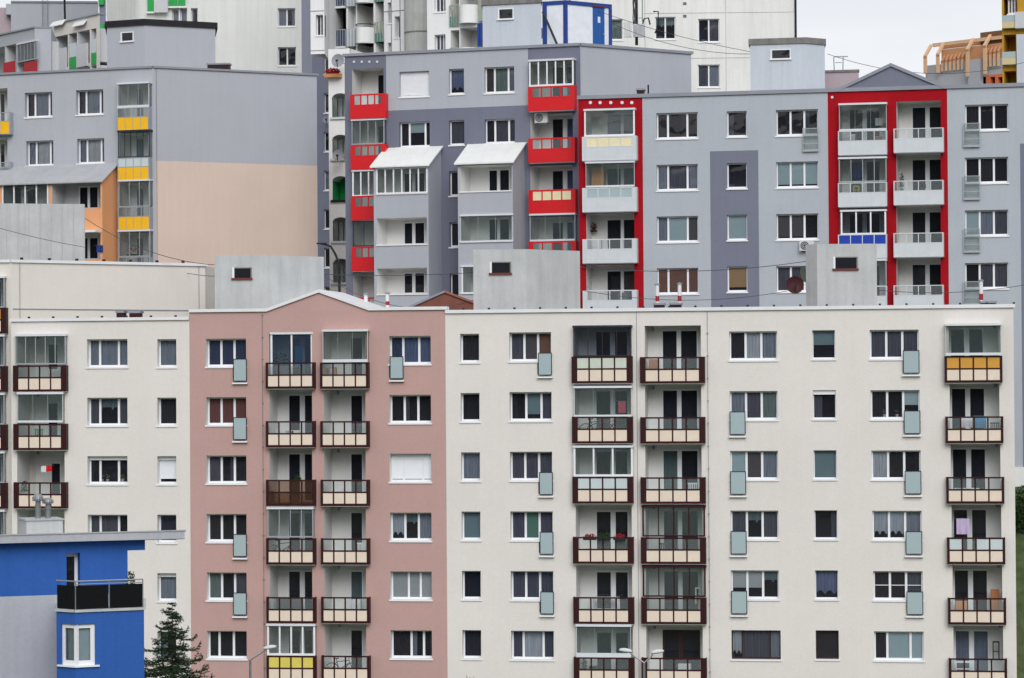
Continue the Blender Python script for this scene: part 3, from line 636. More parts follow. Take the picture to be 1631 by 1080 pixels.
# ================================================================ light grey block with red framed balconies (right)
G = Fr(px=1300, D=152.0, tan=.225)
rg = thing('apartment_block', G, 0, 0, 0, 'light grey block on the right with red framed columns of white balconies', 'apartment block')
gx0, gx1 = G.X(922, 300), G.X(1700, 300); zg = G.uv(1211, 150)[1]
GW = Wall(G, rg, gx0, gx1, 3, zg, 'rg')
GW.zone((1134.5, 240, 1211.5, 1200), 'rgdark'); GW.zone((1629, 227, 1760, 1200), 'rgdark')
zfr = G.uv(975, 157)[1]
GW.zone((900, 154.5, 1027, 1200), 'redwall'); GW.zone((1322.5, 141.5, 1513.2, 1200), 'redwall')
c1 = ['k1d2k1', 'n1g2n1', 'n1t2q1', 'o1o2o1']
for k in range(4):
    y = row(179.4, 82.5, k); window(GW, (1045.5 + .3 * k, y, 1111.5 + .3 * k, y + 43.5), c1[k], d=.2)
c2 = ['d1', 'd1', 't1', 'y1']
for k in range(4):
    y = row(177, 82.4, k); window(GW, (1157.5 + .3 * k, y, 1189.5 + .3 * k, y + 43), c2[k], d=.2, level=.84 if k == 3 else 1, reveal='rg')
c3 = ['d1d1d1', 't1t1t1', 'q1q1d1', 'g1g1g1']
for k in range(4):
    y = row(174.5, 83, k); window(GW, (1236 + .2 * k, y, 1303 + .2 * k, y + 43.5), c3[k], d=.2, juliet=((1278.5, y + 29.5, 1304, y + 67), 'r') if k == 0 else None, jstyle='alu', level=.9)
c4 = ['k1d1d1', 'd1k1d1', 't1n1g1', 'd1g1g1']
for k in range(5):
    y = row(166.3, 84.1, k); window(GW, (1537, y, 1606, y + 43.5), c4[k % 4], d=.2, juliet=((1534.5, y + 29.5, 1561, y + 68), 'l'), jstyle='alu')
for k in range(4):
    # column framed at the left
    bt = 217 + 81.7 * k; y = 172 if k == 0 else 176.5 + 81.7 * k
    loggia(GW, (934, y, 1010.5, bt + 37.5), [(968, 989, y + 11), (994, 1012, y + 11)], depth=1.5, cur='nn' if k == 0 else 'gn' if k == 1 else 'kb' if k == 3 else None)
    balcony(GW, (927 + .4 * k, bt, 1013.8 + .2 * k, bt + 38.5), 'whitei', up='creamfab' if k == 0 else 'frost' if k == 1 else None)
    bt = 208 + 82.6 * k; y = 166 if k == 0 else 166 + 82.6 * k
    loggia(GW, (1337, y, 1410, bt + 36), [(1354, 1374, y + 10), (1381, 1401, y + 10)], depth=1.5)
    balcony(GW, (1334.8, bt, 1412.5, bt + 38.5), 'white', up='bluepanel' if k == 2 else None)
    bt = 204 + 83.4 * k; y = 161 + 83.4 * k
    loggia(GW, (1428, y, 1498.5, bt + 36), [(1454, 1474, y + 11), (1481, 1499, y + 11)], depth=1.5)
    balcony(GW, (1423.2, bt, 1502.8, bt + 38.5), 'white')
glazing(GW, (930.5, 174, 1011, 217), 'white', 1, proud=.4, pane='pane_clear', bottom=.1); glazing(GW, (933, 258, 1010.5, 298), 'frameless', 4, proud=.4)
glazing(GW, (1336.5, 165, 1412, 208), 'frameless', 3, proud=.45, pane='pane_clear'); glazing(GW, (1336, 251, 1412, 290), 'slim', 4, proud=.45, pane='pane_clear'); glazing(GW, (1339, 335, 1411.5, 374), 'white', 3, proud=.45, pane='door_glass'); glazing(GW, (1336, 414, 1412, 457), 'slim', 3, proud=.45)
GW.finish()
build('outer_wall', shell(MB(), [(gx0, 0), (gx1, 0), (gx1, 12), (gx0, 12)], 3, zg, 'rg', skip=(0,)), G, rg)
build('wall_base', MB().box(gx0, gx1, -.12, -.01, 3, G.uv(1620, 744)[1], 'whitewall'), G, rg)
coping(G, rg, gx0 - .05, gx1, zg, .2, 'coping_grey')
q = [G.uv(1334, 139), G.uv(1419, 106), G.uv(1504, 133)]
build('gable', MB().prism([(q[0][0], zg), (q[2][0], zg), (q[1][0], q[1][1])], -.02, 7, 'rgdark', 'tin_grey'), G, rg)
gc = MB()
for a, b in ((q[0], q[1]), (q[1], q[2])): 
    za = zg if a is q[0] else a[1]; zb = zg if b is q[2] else b[1]; gc.prism([(a[0], za + .002), (b[0], zb + .002), (b[0], zb + .18), (a[0], za + .18)], -.12, 7.1, 'coping_grey')
build('roof_edge', gc, G, rg)
for px_ in (940.5, 956, 973, 991, 1006.5): x, z = G.uv(px_, 163.5); build('facade_lamp', MB().lathe([(0, -.04), (.09, -.04), (.09, 0)], (x, -.002, z), 'alu_white', 10, axis='y'), G, rg)
x, z = G.uv(1325.5, 155); build('facade_lamp', MB().lathe([(0, -.04), (.07, -.04), (.07, 0)], (x, -.002, z), 'alu_white', 10, axis='y'), G, rg)
hut(rg, G, [1199, 1287, 1318], [.2, -.7], 155, 63, zg - .2, 'ltblue', 3, win=(1227, 78.5, 1259.5, 95, 0), cap='concrete_dark', wframe='whitewall')
hut(rg, G, [1318, 1372], [.2], 158, 113, zg - .2, 'pinkgrey', 3, cap='concrete_dark', caph=.1)
# ================================================================ mid block, grey with dark grey bands and bright red balconies
H = Fr(px=928, D=157.0, tan=.34); H2 = Fr(o=(H.o.x, H.o.y), ang=math.atan(-.70))
mg = thing('apartment_block', H, 0, 0, 0, 'two-tone grey block in the middle with bright red balconies and white roofed bays', 'apartment block')
hx0 = H.X(550, 300); zh = H.uv(740, 81.5)[1]
HW = Wall(H, mg, hx0, 0, 3, zh, 'mgdark')
HW.zone((615, 40, 841, 172), 'mg')
zb0 = H.uv(728, 171.5)[1]
for k in range(5):
    bt = 149.5 + 81 * k; y = 109 + 81 * k if k == 0 else bt - 40
    loggia(HW, (561 + .5 * k, y, 611 + .3 * k, bt + 36), [(603, 613, y + 11)], depth=1.5, lm='loggia')
    balcony(HW, (557.5 + .8 * k, bt, 613.5 + .3 * k, bt + 39), 'red')
    bt = 137 + 82.4 * k; y = bt - 38
    if k < 4: 
        loggia(HW, (845, y, 912.5, bt + 35), [(881, 897, y + 9), (904, 914, y + 9)], depth=1.5, cur='dL')
        balcony(HW, (841 + .4 * k, bt, 914.5 + 1 * k, bt + 39), 'red', up='creamfab' if k == 2 else None)
glazing(HW, (560, 190, 612, 230), 'slim', 4, proud=.4); glazing(HW, (561, 271, 613, 313), 'white', 4, proud=.4); glazing(HW, (562, 351, 614, 392), 'dark', 3, proud=.4)
glazing(HW, (842.5, 95, 913.5, 137), 'white', 5, proud=.45, pane='pane_clear'); glazing(HW, (844, 341, 916, 384), 'frameless', 4, proud=.45)
window(HW, (636, 113.5, 683.5, 156), 'w3w5', d=.22, level=1.0, reveal='mg')
window(HW, (636, 194, 684.5, 236), 'k2t4k1', d=.22, level=.4)
window(HW, (715, 109.5, 739, 152), 'L1', d=.22, reveal='mg'); window(HW, (771.5, 106.5, 819, 150), 'b3e5n2', d=.22, reveal='mg')
window(HW, (715.3, 191.5, 739.5, 233), 'g1', d=.22); window(HW, (772, 189.5, 820, 230), 'k3g5g2', d=.22)
for k in range(3): window(HW, (715.5 + .5 * k, 272.5 + 81.5 * k, 740 + .5 * k, 314 + 81.5 * k), 'd1', d=.22)
HW.finish()
dstr = MB()
e2x = H2.X(1102.5, 300); e2 = H.mat().inverted() @ H2.w(e2x, 0, 0)
build('end_wall', shell(MB(), [(0, 0), (e2.x, e2.y), (e2.x - 6, e2.y + 9), (hx0, 13), (hx0, 0)], 3, zh, 'mg', skip=(4,)), H, mg)
coping(H, mg, hx0 - .1, 0, zh, .16, 'coping_grey'); build('roof_coping', MB().box(.003, e2x + .1, -.09, .4, zh, zh + .16, 'coping_grey'), H2, mg)
for px_ in (564, 576.5, 588.5, 601): x, z = H.uv(px_, 98.5); build('facade_lamp', MB().lathe([(0, -.04), (.07, -.04), (.07, 0)], (x, -.002, z), 'alu_white', 10, axis='y'), H, mg)
# projecting bays with sloped tin roofs
def bay(fr0, root, P, pxl, pxr, eave, ztop_px, rows, sides='mg', front='mg', roof='tin_white', zb=3, over=.15, sidem=None, depth=1.6):
    B = fr0.off(-P); x0, x1 = B.X(pxl, 350), B.X(pxr, 350); ze = B.uv((pxl + pxr) / 2, eave)[1]
    zt = fr0.uv(*ztop_px)[1]
    bw = Wall(B, root, x0, x1, zb, ze, front)
    return B, bw, x0, x1, ze, zt
def bay_finish(B, bw, root, x0, x1, ze, zt, P, sm, roof, zb=3, seams=True):
    bw.finish('bay_wall')
    m = MB()
    for x in (x0, x1): m.add([(x, 0, zb), (x, P, zb), (x, P, zt - .06), (x, 0, ze)], [(0, 1, 2, 3)], sm)
    build('bay_wall', m, B, root)
    r = MB(); o = .14; sl = (zt - ze) / P; za = ze - o * 1.6 * sl
    vs = [(x0 - o, -o * 1.6, za), (x1 + o, -o * 1.6, za), (x1 + o, P, zt), (x0 - o, P, zt)]
    r.add(vs + [(a, b, c + .07) for a, b, c in vs], [(3, 2, 1, 0), (4, 5, 6, 7), (0, 1, 5, 4), (1, 2, 6, 5), (2, 3, 7, 6), (3, 0, 4, 7)], roof)
    n = int((x1 - x0) / .55)
    for i in range(n + 1 if seams else 0):
        x = x0 - o + (x1 - x0 + 2 * o - .03) * i / n
        q = [(x, -o * 1.6, za + .068), (x + .03, -o * 1.6, za + .068), (x + .03, P, zt + .068), (x, P, zt + .068)]
        r.add(q + [(a, b, c + .022) for a, b, c in q], [(4, 5, 6, 7), (0, 1, 5, 4), (1, 2, 6, 5), (2, 3, 7, 6), (3, 0, 4, 7)], roof)
    build('bay_roof', r, B, root)
B, bw, bx0, bx1, ze, zt = bay(H, mg, 2.1, 595.5, 682.5, 263, (662, 236), 0)
for k in range(3):
    y = [268, 347, 427][k]; h = [41, 43, 42][k]
    loggia(bw, (599.5 + .4 * k, y, 680, y + h), [(645, 657, y + 9), (662, 676, y + 9)], depth=1.6, dmat='doorback', floor='loggia')
    build('parapet_rail', MB().box(B.X(599, 350), B.X(681, 350), -.05, .12, B.uv(640, y + h + 1)[1], B.uv(640, y + h - 1)[1], 'sill'), B, mg)
glazing(bw, (599, 267, 681, 309), 'white', 6, proud=.02, pane='pane_clear')
bay_finish(B, bw, mg, bx0, bx1, ze, zt, 2.1, 'mg', 'tin_white')
B, bw, bx0, bx1, ze, zt = bay(H, mg, 2.1, 729.5, 817, 258, (795, 230), 0)
for k in range(3):
    y = [263, 341, 424][k]; h = [42, 43, 42][k]
    loggia(bw, (733 + .8 * k, y, 815, y + h), [(780, 792, y + 9), (797, 811, y + 9)], depth=1.6, floor='loggia')
    build('parapet_rail', MB().box(B.X(732, 350), B.X(816, 350), -.05, .12, B.uv(775, y + h + 1)[1], B.uv(775, y + h - 1)[1], 'sill'), B, mg)
glazing(bw, (733.5, 342, 817, 386), 'frameless', 5, proud=.02); glazing(bw, (735, 423, 800, 468), 'white', 3, proud=.02)
bay_finish(B, bw, mg, bx0, bx1, ze, zt, 2.1, 'mg', 'tin_white')
hut(mg, H, [772.5, 866], [.3], 162, -12, zh - .2, 'ltblue', 4, win=(793, 13.5, 818, 31.5, 0), cap='concrete_dark', caph=.75, wframe='whitewall')
# ================================================================ grey and beige block (left) with yellow balconies
K = Fr(px=246, D=164.0, tan=.35); K2 = Fr(o=(K.o.x, K.o.y), ang=math.atan(-.53))
gl = thing('apartment_block', K, 0, 0, 0, 'pale grey block on the left with bright yellow balconies and a beige lower end wall', 'apartment block')
kx0 = K.X(-90, 300); zk = K.uv(120, 114)[1]; KW = Wall(K, gl, kx0, 0, 3, zk, 'gl')
for px_, y, f in ((39.5, 147, 'k2n4k1'), (121, 143, 'k2n4k1'), (41.5, 224, 'n2C4n1'), (122.5, 220.5, 'n2C4n1')): window(KW, (px_, y, px_ + 43.5, y + 41.5), f, d=.3, frame='pvc')
for k in range(4):
    bt = 171.5 + 79.3 * k; y = bt - 38
    loggia(KW, (190, y, 236, bt + 35), [(219, 229, y + 9)], depth=1.4, cur='n')
    balcony(KW, (186.5 + .7 * k, bt, 236.5 + .8 * k, bt + 36), 'yellow', up='frost_white' if k == 1 else None)
    balcony(KW, (-40, bt + 8, 15.5, bt + 43), 'yellow'); loggia(KW, (-40, y + 8, 12, bt + 43), [(2, 8, y + 17)], depth=1.4, lm='loggia', dmat='doorback')
glazing(KW, (187, 132, 237, 171.5), 'frameless', 3, proud=.4, bottom=.14); glazing(KW, (188, 208, 238, 250.5), 'dark', 5, proud=.4); glazing(KW, (189, 287, 238.5, 329.5), 'slim', 3, proud=.4); glazing(KW, (189, 367, 239, 409), 'alu' if 0 else 'slim', 3, proud=.4)
KW.finish()
k2 = K2.X(505.5, 300); e2 = K.mat().inverted() @ K2.w(k2, 0, 0)
zbg = K2.uv(375, 260)[1]
EW = Wall(K2, gl, 0, k2, 3, zk, 'gl'); EW.zones.append((0.15, k2, 3, zbg, 'beige')); EW.finish('end_wall')
build('outer_wall', shell(MB(), [(0, 0), (e2.x, e2.y), (e2.x - 6, e2.y + 9), (kx0, 13), (kx0, 0)], 3, zk, 'beige', skip=(0, 4)), K, gl)
coping(K, gl, kx0, 0, zk, .12, 'coping_grey'); build('roof_coping', MB().box(.003, k2 + .1, -.09, .4, zk, zk + .12, 'coping_grey'), K2, gl)
x = K2.X(251); build('lightning_conductor', MB().tube([(x, -.05, 10), (x, -.05, zk)], .014, 'steel', 5), K2, gl)
B, bw, bx0, bx1, ze, zt = bay(K, gl, 1.9, -20, 163, 290, (100, 264), 0, front='orange')
loggia(bw, (2.5, 293, 78, 332), [(20, 34, 300), (44, 60, 300)], depth=1.5, lm='loggrey'); loggia(bw, (83, 290, 160, 332.5), [(128, 140, 299), (144, 156, 299)], depth=1.5, lm='loggrey'); loggia(bw, (83, 371, 160, 414), [(128, 140, 380), (144, 156, 380)], depth=1.5)
glazing(bw, (3, 292, 77, 333), 'white', 4, proud=.02, pane='pane_clear')
build('awning', MB().box(B.X(110, 350), B.X(161, 350), -.7, -.02, B.uv(140, 371)[1], B.uv(140, 367.5)[1], 'whitecloth'), B, gl)
bay_finish(B, bw, gl, bx0, bx1, ze, zt, 1.9, 'orange', 'tin_grey', seams=False)
hut(gl, K, [173, 233, 346], [.45, -.5], 170, 35, zk - .2, 'gl', 4, win=(192.5, 51, 213, 67, 0), cap='tar', caph=.33, wframe='whitewall')
# ================================================================ towers behind
T = Fr(px=1000, D=205.0, tan=.03)
bt_ = thing('tower_block', T, 0, 0, 0, 'tall off-white panel tower at the top centre with seams between its concrete panels', 'tower block')
tx0, tx1 = T.X(770), T.X(1270.5); TW = Wall(T, bt_, tx0, tx1, 4, ZC + 46, 'tower')
for r, f in (((973, 30.5, 992, 65.5), 'e1'), ((1043.5, 27, 1076, 64.5), 'v1v1'), ((1112, 30, 1146, 69), 'd1g1'), ((1111.5, 103, 1146.5, 141), 'g1n1'), ((1043.5, 103, 1076, 140), 'n1g1'), ((1112, -45, 1146, -6), 'd1g1'), ((1043, -46, 1076, -10), 'd1g1')): window(TW, r, f, d=.15, frame='pvc', level=.5)
TW.finish()
sm = MB()
for y in (21, 93, 166): z = T.uv(1100, y)[1]; sm.box(T.X(1030), tx1, -.02, -.001, z, z + .035, 'concrete')
for x in (1031, 1160): xx = T.X(x); sm.box(xx, xx + .04, -.024, -.002, 4, ZC + 46, 'concrete')
for y in (8, 28, 120): 
    x, z = T.uv(1088, y); sm.box(x, x + .25, -.03, 0, z, z + .2, 'concrete_dark')
build('panel_seam', sm, T, bt_); build('outer_wall', shell(MB(), [(tx0, 0), (tx1, 0), (tx1, 14), (tx0, 14)], 4, ZC + 46, 'tower', skip=(0,)), T, bt_)
build('downpipe', MB().tube([(tx1 + .06, -.1, 4), (tx1 + .06, -.1, ZC + 46)], .08, 'black', 8), T, bt_)
# -- white tower with stacked balconies
U = Fr(px=600, D=192.0, tan=.6)
ut = thing('tower_block', U, 0, 0, 0, 'white tower at the top with rounded balconies and a bare concrete drum', 'tower block')
ux0, ux1 = U.X(527), U.X(649); ZT = ZC + 40; UW = Wall(U, ut, ux0, ux1, 4, ZT, 'whitewall')
ph = 64.0
def slope_pts(a, b, ya, yb): return None
for k in range(-1, 2):
    y = 12 + ph * k
    x0, x1 = U.X(528, 30), U.X(551.5, 30); zt_ = U.uv(540, y + 1)[1]; zb_ = U.uv(540, y + 66)[1]
    UW.open(x0, x1, zb_ + .12, zt_, 1.6, 'loggrey' if k == 1 else 'int_black')
    b = MB(); b.box(x0, x1, -.12, -.04, zb_ + .2, U.uv(540, y + 37)[1], 'blueglass'); bo = build('balcony', b, U, ut)
    c = MB(); zz = U.uv(540, y + 37)[1]
    for i in range(7): xx = x0 + (x1 - x0) * i / 6; c.box(xx - .02, xx + .02, -.16, -.12, zb_ + .15, zz, 'alu')
    c.box(x0, x1, -.17, -.11, zz, zz + .06, 'alu'); c.box(x0, x1, -.3, 0, zb_, zb_ + .14, 'whitewall'); build('railing', c, U, bo)
    # window bay beside, rounded balcony, teal panel
    x2, x3 = U.X(553, 30), U.X(567, 30); UW.open(x2 + .05, x3, zb_ + .15, zt_ + .35, .8, 'whitewall')
    w = MB(); zs_ = (zb_ + 1.2, zt_ + .15); xa, xb = x2 + .3, x3 - .15
    for a, b2, c2, d2 in ((xa, xa + .07, zs_[0], zs_[1]), (xb - .07, xb, zs_[0], zs_[1]), ((xa + xb) / 2 - .05, (xa + xb) / 2 + .05, zs_[0], zs_[1]), (xa, xb, zs_[1], zs_[1] + .07)): w.box(a, b2, .70, .78, c2, d2, 'pvc')
    wo_ = build('window', w, U, ut); build('pane', MB().quad((xa, .75, zs_[0]), (xb, .75, zs_[0]), (xb, .75, zs_[1]), (xa, .75, zs_[1]), 'mirror_blue'), U, wo_)
    p = MB(); zc1 = U.uv(560, y + 34)[1]; p.box(x2, x3, -.1, -.02, U.uv(560, y + 62)[1], zc1, 'whitepanel')
    for i in range(4): xx = x2 + (x3 - x2) * i / 3; p.box(xx - .03, xx + .03, -.13, -.1, U.uv(560, y + 62)[1], zc1, 'alu')
    build('balcony_panel', p, U, ut)
    x4, x5 = U.X(569, 30), U.X(595, 30); z4 = U.uv(582, y + 58)[1]; z5 = U.uv(582, y + 33)[1]; zc4 = U.uv(582, y - 6)[1]
    UW.open(x4, x5, z4, zc4, 1.7, 'loggia')
    rb = MB(); n = 14
    for i in range(n):
        a0, a1 = i / n, (i + 1) / n; f0, f1 = 0.8 * math.sin(math.pi * a0) ** .6, 0.8 * math.sin(math.pi * a1) ** .6
        xa, xb = x4 + (x5 - x4) * a0, x4 + (x5 - x4) * a1
        rb.add([(xa, -f0, z4), (xb, -f1, z4), (xb, -f1, z5), (xa, -f0, z5), (xa, -f0 + .12, z4), (xb, -f1 + .12, z4), (xb, -f1 + .12, z5), (xa, -f0 + .12, z5)], [(0, 1, 2, 3), (3, 2, 6, 7), (4, 7, 6, 5)], 'whitewall')
        rb.add([(xa, -f0, z4), (xb, -f1, z4), (xb, 0, z4), (xa, 0, z4)], [(0, 1, 2, 3)], 'concrete')
    build('round_balcony', rb, U, ut, smooth=False)
    hr = MB(); hr.tube([(x4 + (x5 - x4) * t / 12, -0.78 * math.sin(math.pi * t / 12) ** .6, z5 + .22) for t in range(13)], .035, 'darkmetal', 6); build('handrail', hr, U, ut)
    x6, x7 = U.X(598, 30), U.X(611.5, 30); z6 = U.uv(605, y + 55)[1]; z7 = U.uv(605, y + 25)[1]; UW.open(x6, x7, z6, U.uv(605, y - 9)[1], 1.2, 'whitewall')
    p = MB(); zm_ = z6 + (z7 - z6) * .48; p.box(x6, x7, -.1, -.05, z6, zm_, 'tealglass')
    bo = build('balcony_panel', p, U, ut); p = MB()
    for i in range(4): xx = x6 + (x7 - x6) * i / 3; p.box(xx - .025, xx + .025, -.14, -.1, z6, z7, 'dishgreen')
    p.box(x6, x7, -.15, -.1, z7, z7 + .08, 'dishgreen'); build('railing', p, U, bo)
    window(UW, (617.5, y - 8, 624, y + 27), 'n1', d=.35, fw=.05); window(UW, (628.5, y + 14, 637, y + 50), 'd1', d=.45, fw=.04)
UW.finish()
sm = MB()
for k in range(-1, 2):
    z = U.uv(630, 62 + 72 * k - 44)[1]; sm.box(U.X(613), ux1, -.02, 0, z, z + .05, 'concrete_dark')
for x in (626.5, 640.5): xx = U.X(x); sm.box(xx, xx + .06, -.022, -.001, 4, ZT, 'coping_grey')
build('panel_seam', sm, U, ut)
# drum
cpt = Fr(px=676, D=190.0, tan=0); Rr = 1.2
dm = MB(); dm.lathe([(Rr, 4), (Rr, ZT)], (0, 0, 0), 'cylconc', 40); z = cpt.uv(672, 53)[1] 
dm.lathe([(Rr + .02, z - .05), (Rr + .02, z + .05)], (0, 0, 0), 'concrete_dark', 40)
build('concrete_drum', dm, cpt, ut, smooth=True)
# white slab at the left end of it, cut off above the roofs
SL = Fr(px=498, D=188.0, tan=.25); s1 = SL.X(520); s2 = SL.X(528)
SW = Wall(SL, ut, 0, s1, SL.uv(508, 86)[1], ZT, 'whitewall'); window(SW, (503, 23.5, 514.5, 58.5), 'd1n1', d=.3, fw=.05, mw=.05, rd=.3); window(SW, (503, -45, 514.5, -10), 'd1n1', d=.3, fw=.05, mw=.05, rd=.3)
SW.finish()
e = SL.mat().inverted() @ U.w(ux0, 0, 0)
build('outer_wall', shell(MB(), [(0, 0), (s1, 0), (e.x + .2, e.y), (e.x, e.y + 8), (0, 9)], SL.uv(508, 86)[1], ZT, 'whitewall', skip=(0,)), SL, ut)
z = SL.uv(508, 18)[1]; z2 = SL.uv(508, 81)[1]; build('panel_seam', MB().box(0, s1, -.02, 0, z, z + .05, 'coping_grey').box(0, s1, -.02, 0, z2, z2 + .05, 'coping_grey'), SL, ut)
# second wing
V = Fr(px=686, D=186.0, tan=.5); vx1 = V.X(772); VW = Wall(V, ut, V.X(684), V.X(800), 4, ZT, 'whitewall')
window(VW, (691.5, -14, 709.5, 21), 'n1g1g1', d=.3, fw=.05, mw=.06); window(VW, (692, 55, 709.5, 91), 'e1n1n1', d=.3, fw=.05, mw=.06)
for k in range(0, 2):
    y = 42 + 68 * k
    x0, x1 = V.X(717.5, 30), V.X(731.5, 30); za, zb_ = V.uv(725, y)[1], V.uv(725, y - 32)[1]
    VW.open(x0, x1, za, V.uv(725, y - 62)[1], 1.3, 'loggia'); p = MB(); p.box(x0, x1, -.1, -.05, za, za + (zb_ - za) * .48, 'tealglass'); bo = build('balcony_panel', p, V, ut); p = MB()
    for i in range(5): xx = x0 + (x1 - x0) * i / 4; p.box(xx - .025, xx + .025, -.14, -.1, za, zb_, 'dishgreen')
    p.box(x0, x1, -.15, -.1, zb_, zb_ + .08, 'dishgreen'); build('railing', p, V, bo)
    x4, x5 = V.X(733, 30), V.X(762, 30); z4, z5 = V.uv(747, y - 4)[1], V.uv(747, y - 33)[1]
    VW.open(x4, x5, z4, V.uv(747, y - 66)[1], 1.7, 'loggia'); rb = MB(); n = 14
    for i in range(n):
        a0, a1 = i / n, (i + 1) / n; f0, f1 = 0.7 * math.sin(math.pi * a0) ** .6, 0.7 * math.sin(math.pi * a1) ** .6
        xa, xb = x4 + (x5 - x4) * a0, x4 + (x5 - x4) * a1
        rb.add([(xa, -f0, z4), (xb, -f1, z4), (xb, -f1, z5), (xa, -f0, z5), (xa, -f0 + .12, z4), (xb, -f1 + .12, z4), (xb, -f1 + .12, z5), (xa, -f0 + .12, z5)], [(0, 1, 2, 3), (3, 2, 6, 7), (4, 7, 6, 5)], 'whitewall')
        rb.add([(xa, -f0, z4), (xb, -f1, z4), (xb, 0, z4), (xa, 0, z4)], [(0, 1, 2, 3)], 'concrete')
    build('round_balcony', rb, V, ut)
VW.finish()
gg = MB(); x0, x1 = V.X(764, 50), V.X(773, 50)
for i in range(3): xx = x0 + (x1 - x0) * i / 2; gg.box(xx - .08, xx + .08, -.2, -.05, V.uv(768, 74)[1], V.uv(768, 37)[1], 'cabinblue')
gg.box(x0, x1, -.18, -.06, V.uv(768, 34)[1], V.uv(768, 0)[1], 'dishgreen'); build('stair_glazing', gg, V, ut)
# -- narrow white building with arched loggias, in front of the dark facade
Q = Fr(px=526, D=178.0, tan=.3); at = thing('apartment_block', Q, 0, 0, 0, 'narrow white building slice with stacked arched balcony openings beside the two-tone grey block', 'apartment block')
qx1 = Q.X(560); ztq = Q.uv(535, 78)[1]; aw = MB(); 
def arch(xa, xb, za, zt, n=10): # opening outline points, bottom left then over the arch
    r = (xb - xa) / 2; c = (xa + xb) / 2; hh = min(r * .55, .6); return [(xa, za), (xa, zt - hh)] + [(c - r * math.cos(math.pi * i / n), zt - hh + hh * math.sin(math.pi * i / n)) for i in range(1, n)] + [(xb, zt - hh), (xb, za)]
prev = 4
for k in range(6):
    y = [123, 147.5, 214, 280, 345.5, 411][0:6][k] if 0 else [412, 346, 280.5, 214.5, 148.5, 0][k]
    if k == 5: break
    xa, xb = Q.X(531.5), qx1 - .15; zt_ = Q.uv(540, y)[1]; za = Q.uv(540, y + 39)[1]
    aw.box(0, qx1, 0, .25, prev, za, 'whitewall'); zn = zt_ + .15
    aw.quad((0, 0, za), (xa, 0, za), (xa, 0, zn), (0, 0, zn), 'whitewall'); aw.quad((xb, 0, za), (qx1, 0, za), (qx1, 0, zn), (xb, 0, zn), 'whitewall')
    pts = arch(xa, xb, za, zt_)[1:-1]
    for a, b in zip(pts, pts[1:]): aw.quad((a[0], 0, a[1]), (b[0], 0, b[1]), (b[0], 0, zn), (a[0], 0, zn), 'whitewall'); aw.quad((a[0], 0, a[1]), (b[0], 0, b[1]), (b[0], 1.4, b[1]), (a[0], 1.4, a[1]), 'loggia')
    mm = 'greenwall' if k == 2 else 'loggia'
    aw.quad((xa, 0, za), (xa, 1.4, za), (xa, 1.4, zt_), (xa, 0, zt_ - .4), mm); aw.quad((xb, 0, za), (xb, 1.4, za), (xb, 1.4, zt_), (xb, 0, zt_ - .4), mm); aw.quad((xa, 1.4, za), (xb, 1.4, za), (xb, 1.4, zt_), (xa, 1.4, zt_), mm); aw.quad((xa, 0, za), (xb, 0, za), (xb, 1.4, za), (xa, 1.4, za), 'concrete')
    prev = zn
    if k in (1, 3, 4, 0):
        f = MB()
        for i in range(4): xx = xa + (xb - xa) * i / 3; f.box(xx - .025, xx + .025, .05, .1, za, zt_ - .25, 'darkmetal')
        fo = build('balcony_glazing', f, Q, at); build('pane', MB().box(xa, xb, .07, .08, za, zt_ - .3, 'pane_clear'), Q, fo)
    build('ledge', MB().box(xa - .1, xb + .1, -.12, -.003, za - .1, za + .04, 'black' if k in (2,) else 'whitepanel'), Q, at)
aw.box(0, qx1, 0, .25, prev, ztq, 'whitewall'); build('facade_wall', aw, Q, at)
build('outer_wall', shell(MB(), [(0, 0), (qx1, 0), (qx1, 8), (0, 8)], 4, ztq, 'whitewall', skip=(0,)), Q, at)
fl = MB(); x0, x1 = Q.X(523.5), Q.X(548); z = Q.uv(536, 124)[1]; pl = thing('flower_box', Q, (x0 + x1) / 2, -.3, z, 'planter packed with red flowers on the narrow white arched building', 'flower box')
build('box', MB().box(x0, x1, -.5, -.02, z, z + .22, 'woodlight'), Q, pl); build('flowers', MB().leaves(((x0 + x1) / 2, -.28, z + .38), ((x1 - x0) / 2, .25, .22), 260, ['flower', 'flower', 'flower2', 'leafdark'], .07), Q, pl)
# -- dark grey facade behind it and the cream gable tower
R = Fr(px=345, D=212.0, tan=.05); ct = thing('tower_block', R, 0, 0, 0, 'tall cream tower at the top left with slate grey side walls and green balcony panels', 'tower block')
rx0, rx1 = R.X(208), R.X(483.5); RW = Wall(R, ct, rx0, rx1, 4, ZC + 46, 'tower2')
for r, f in (((442.5, 13, 470.5, 44), 'n1d1'), ((442.5, 75, 471.5, 106.5), 'd1d1'), ((442.5, -49, 470, -18), 'd1d1'), ((304, 13, 315, 46), 'd1'), ((274, 14, 285, 46), 'n1'), ((287, 13, 298, 46), 'n1')): window(RW, r, f, d=.25)
for x0, x1 in ((239, 249), (273, 286), (288, 299)):
    a, b = R.X(x0), R.X(x1); z0_, z1_ = R.uv(270, 11 if x0 > 250 else 19)[1], R.uv(270, -22)[1]
    p = build('balcony_panel', MB().box(a, b, -.3, -.22, z0_, z1_, 'green').box(a - .1, b + .1, -.34, -.0, z0_ - .12, z0_, 'whitewall'), R, ct)
a, b = R.X(250), R.X(272); build('balcony_panel', MB().box(a, b, -.5, -.4, R.uv(260, 21)[1], R.uv(260, -8)[1], 'loggrey'), R, ct)
RW.finish()
R2 = Fr(o=tuple(R.w(rx1, 0, 0))[:2], ang=math.atan(.9)); r2 = R2.X(500); R3 = Fr(o=tuple(R2.w(r2, 0, 0))[:2], ang=math.atan(.2)); 
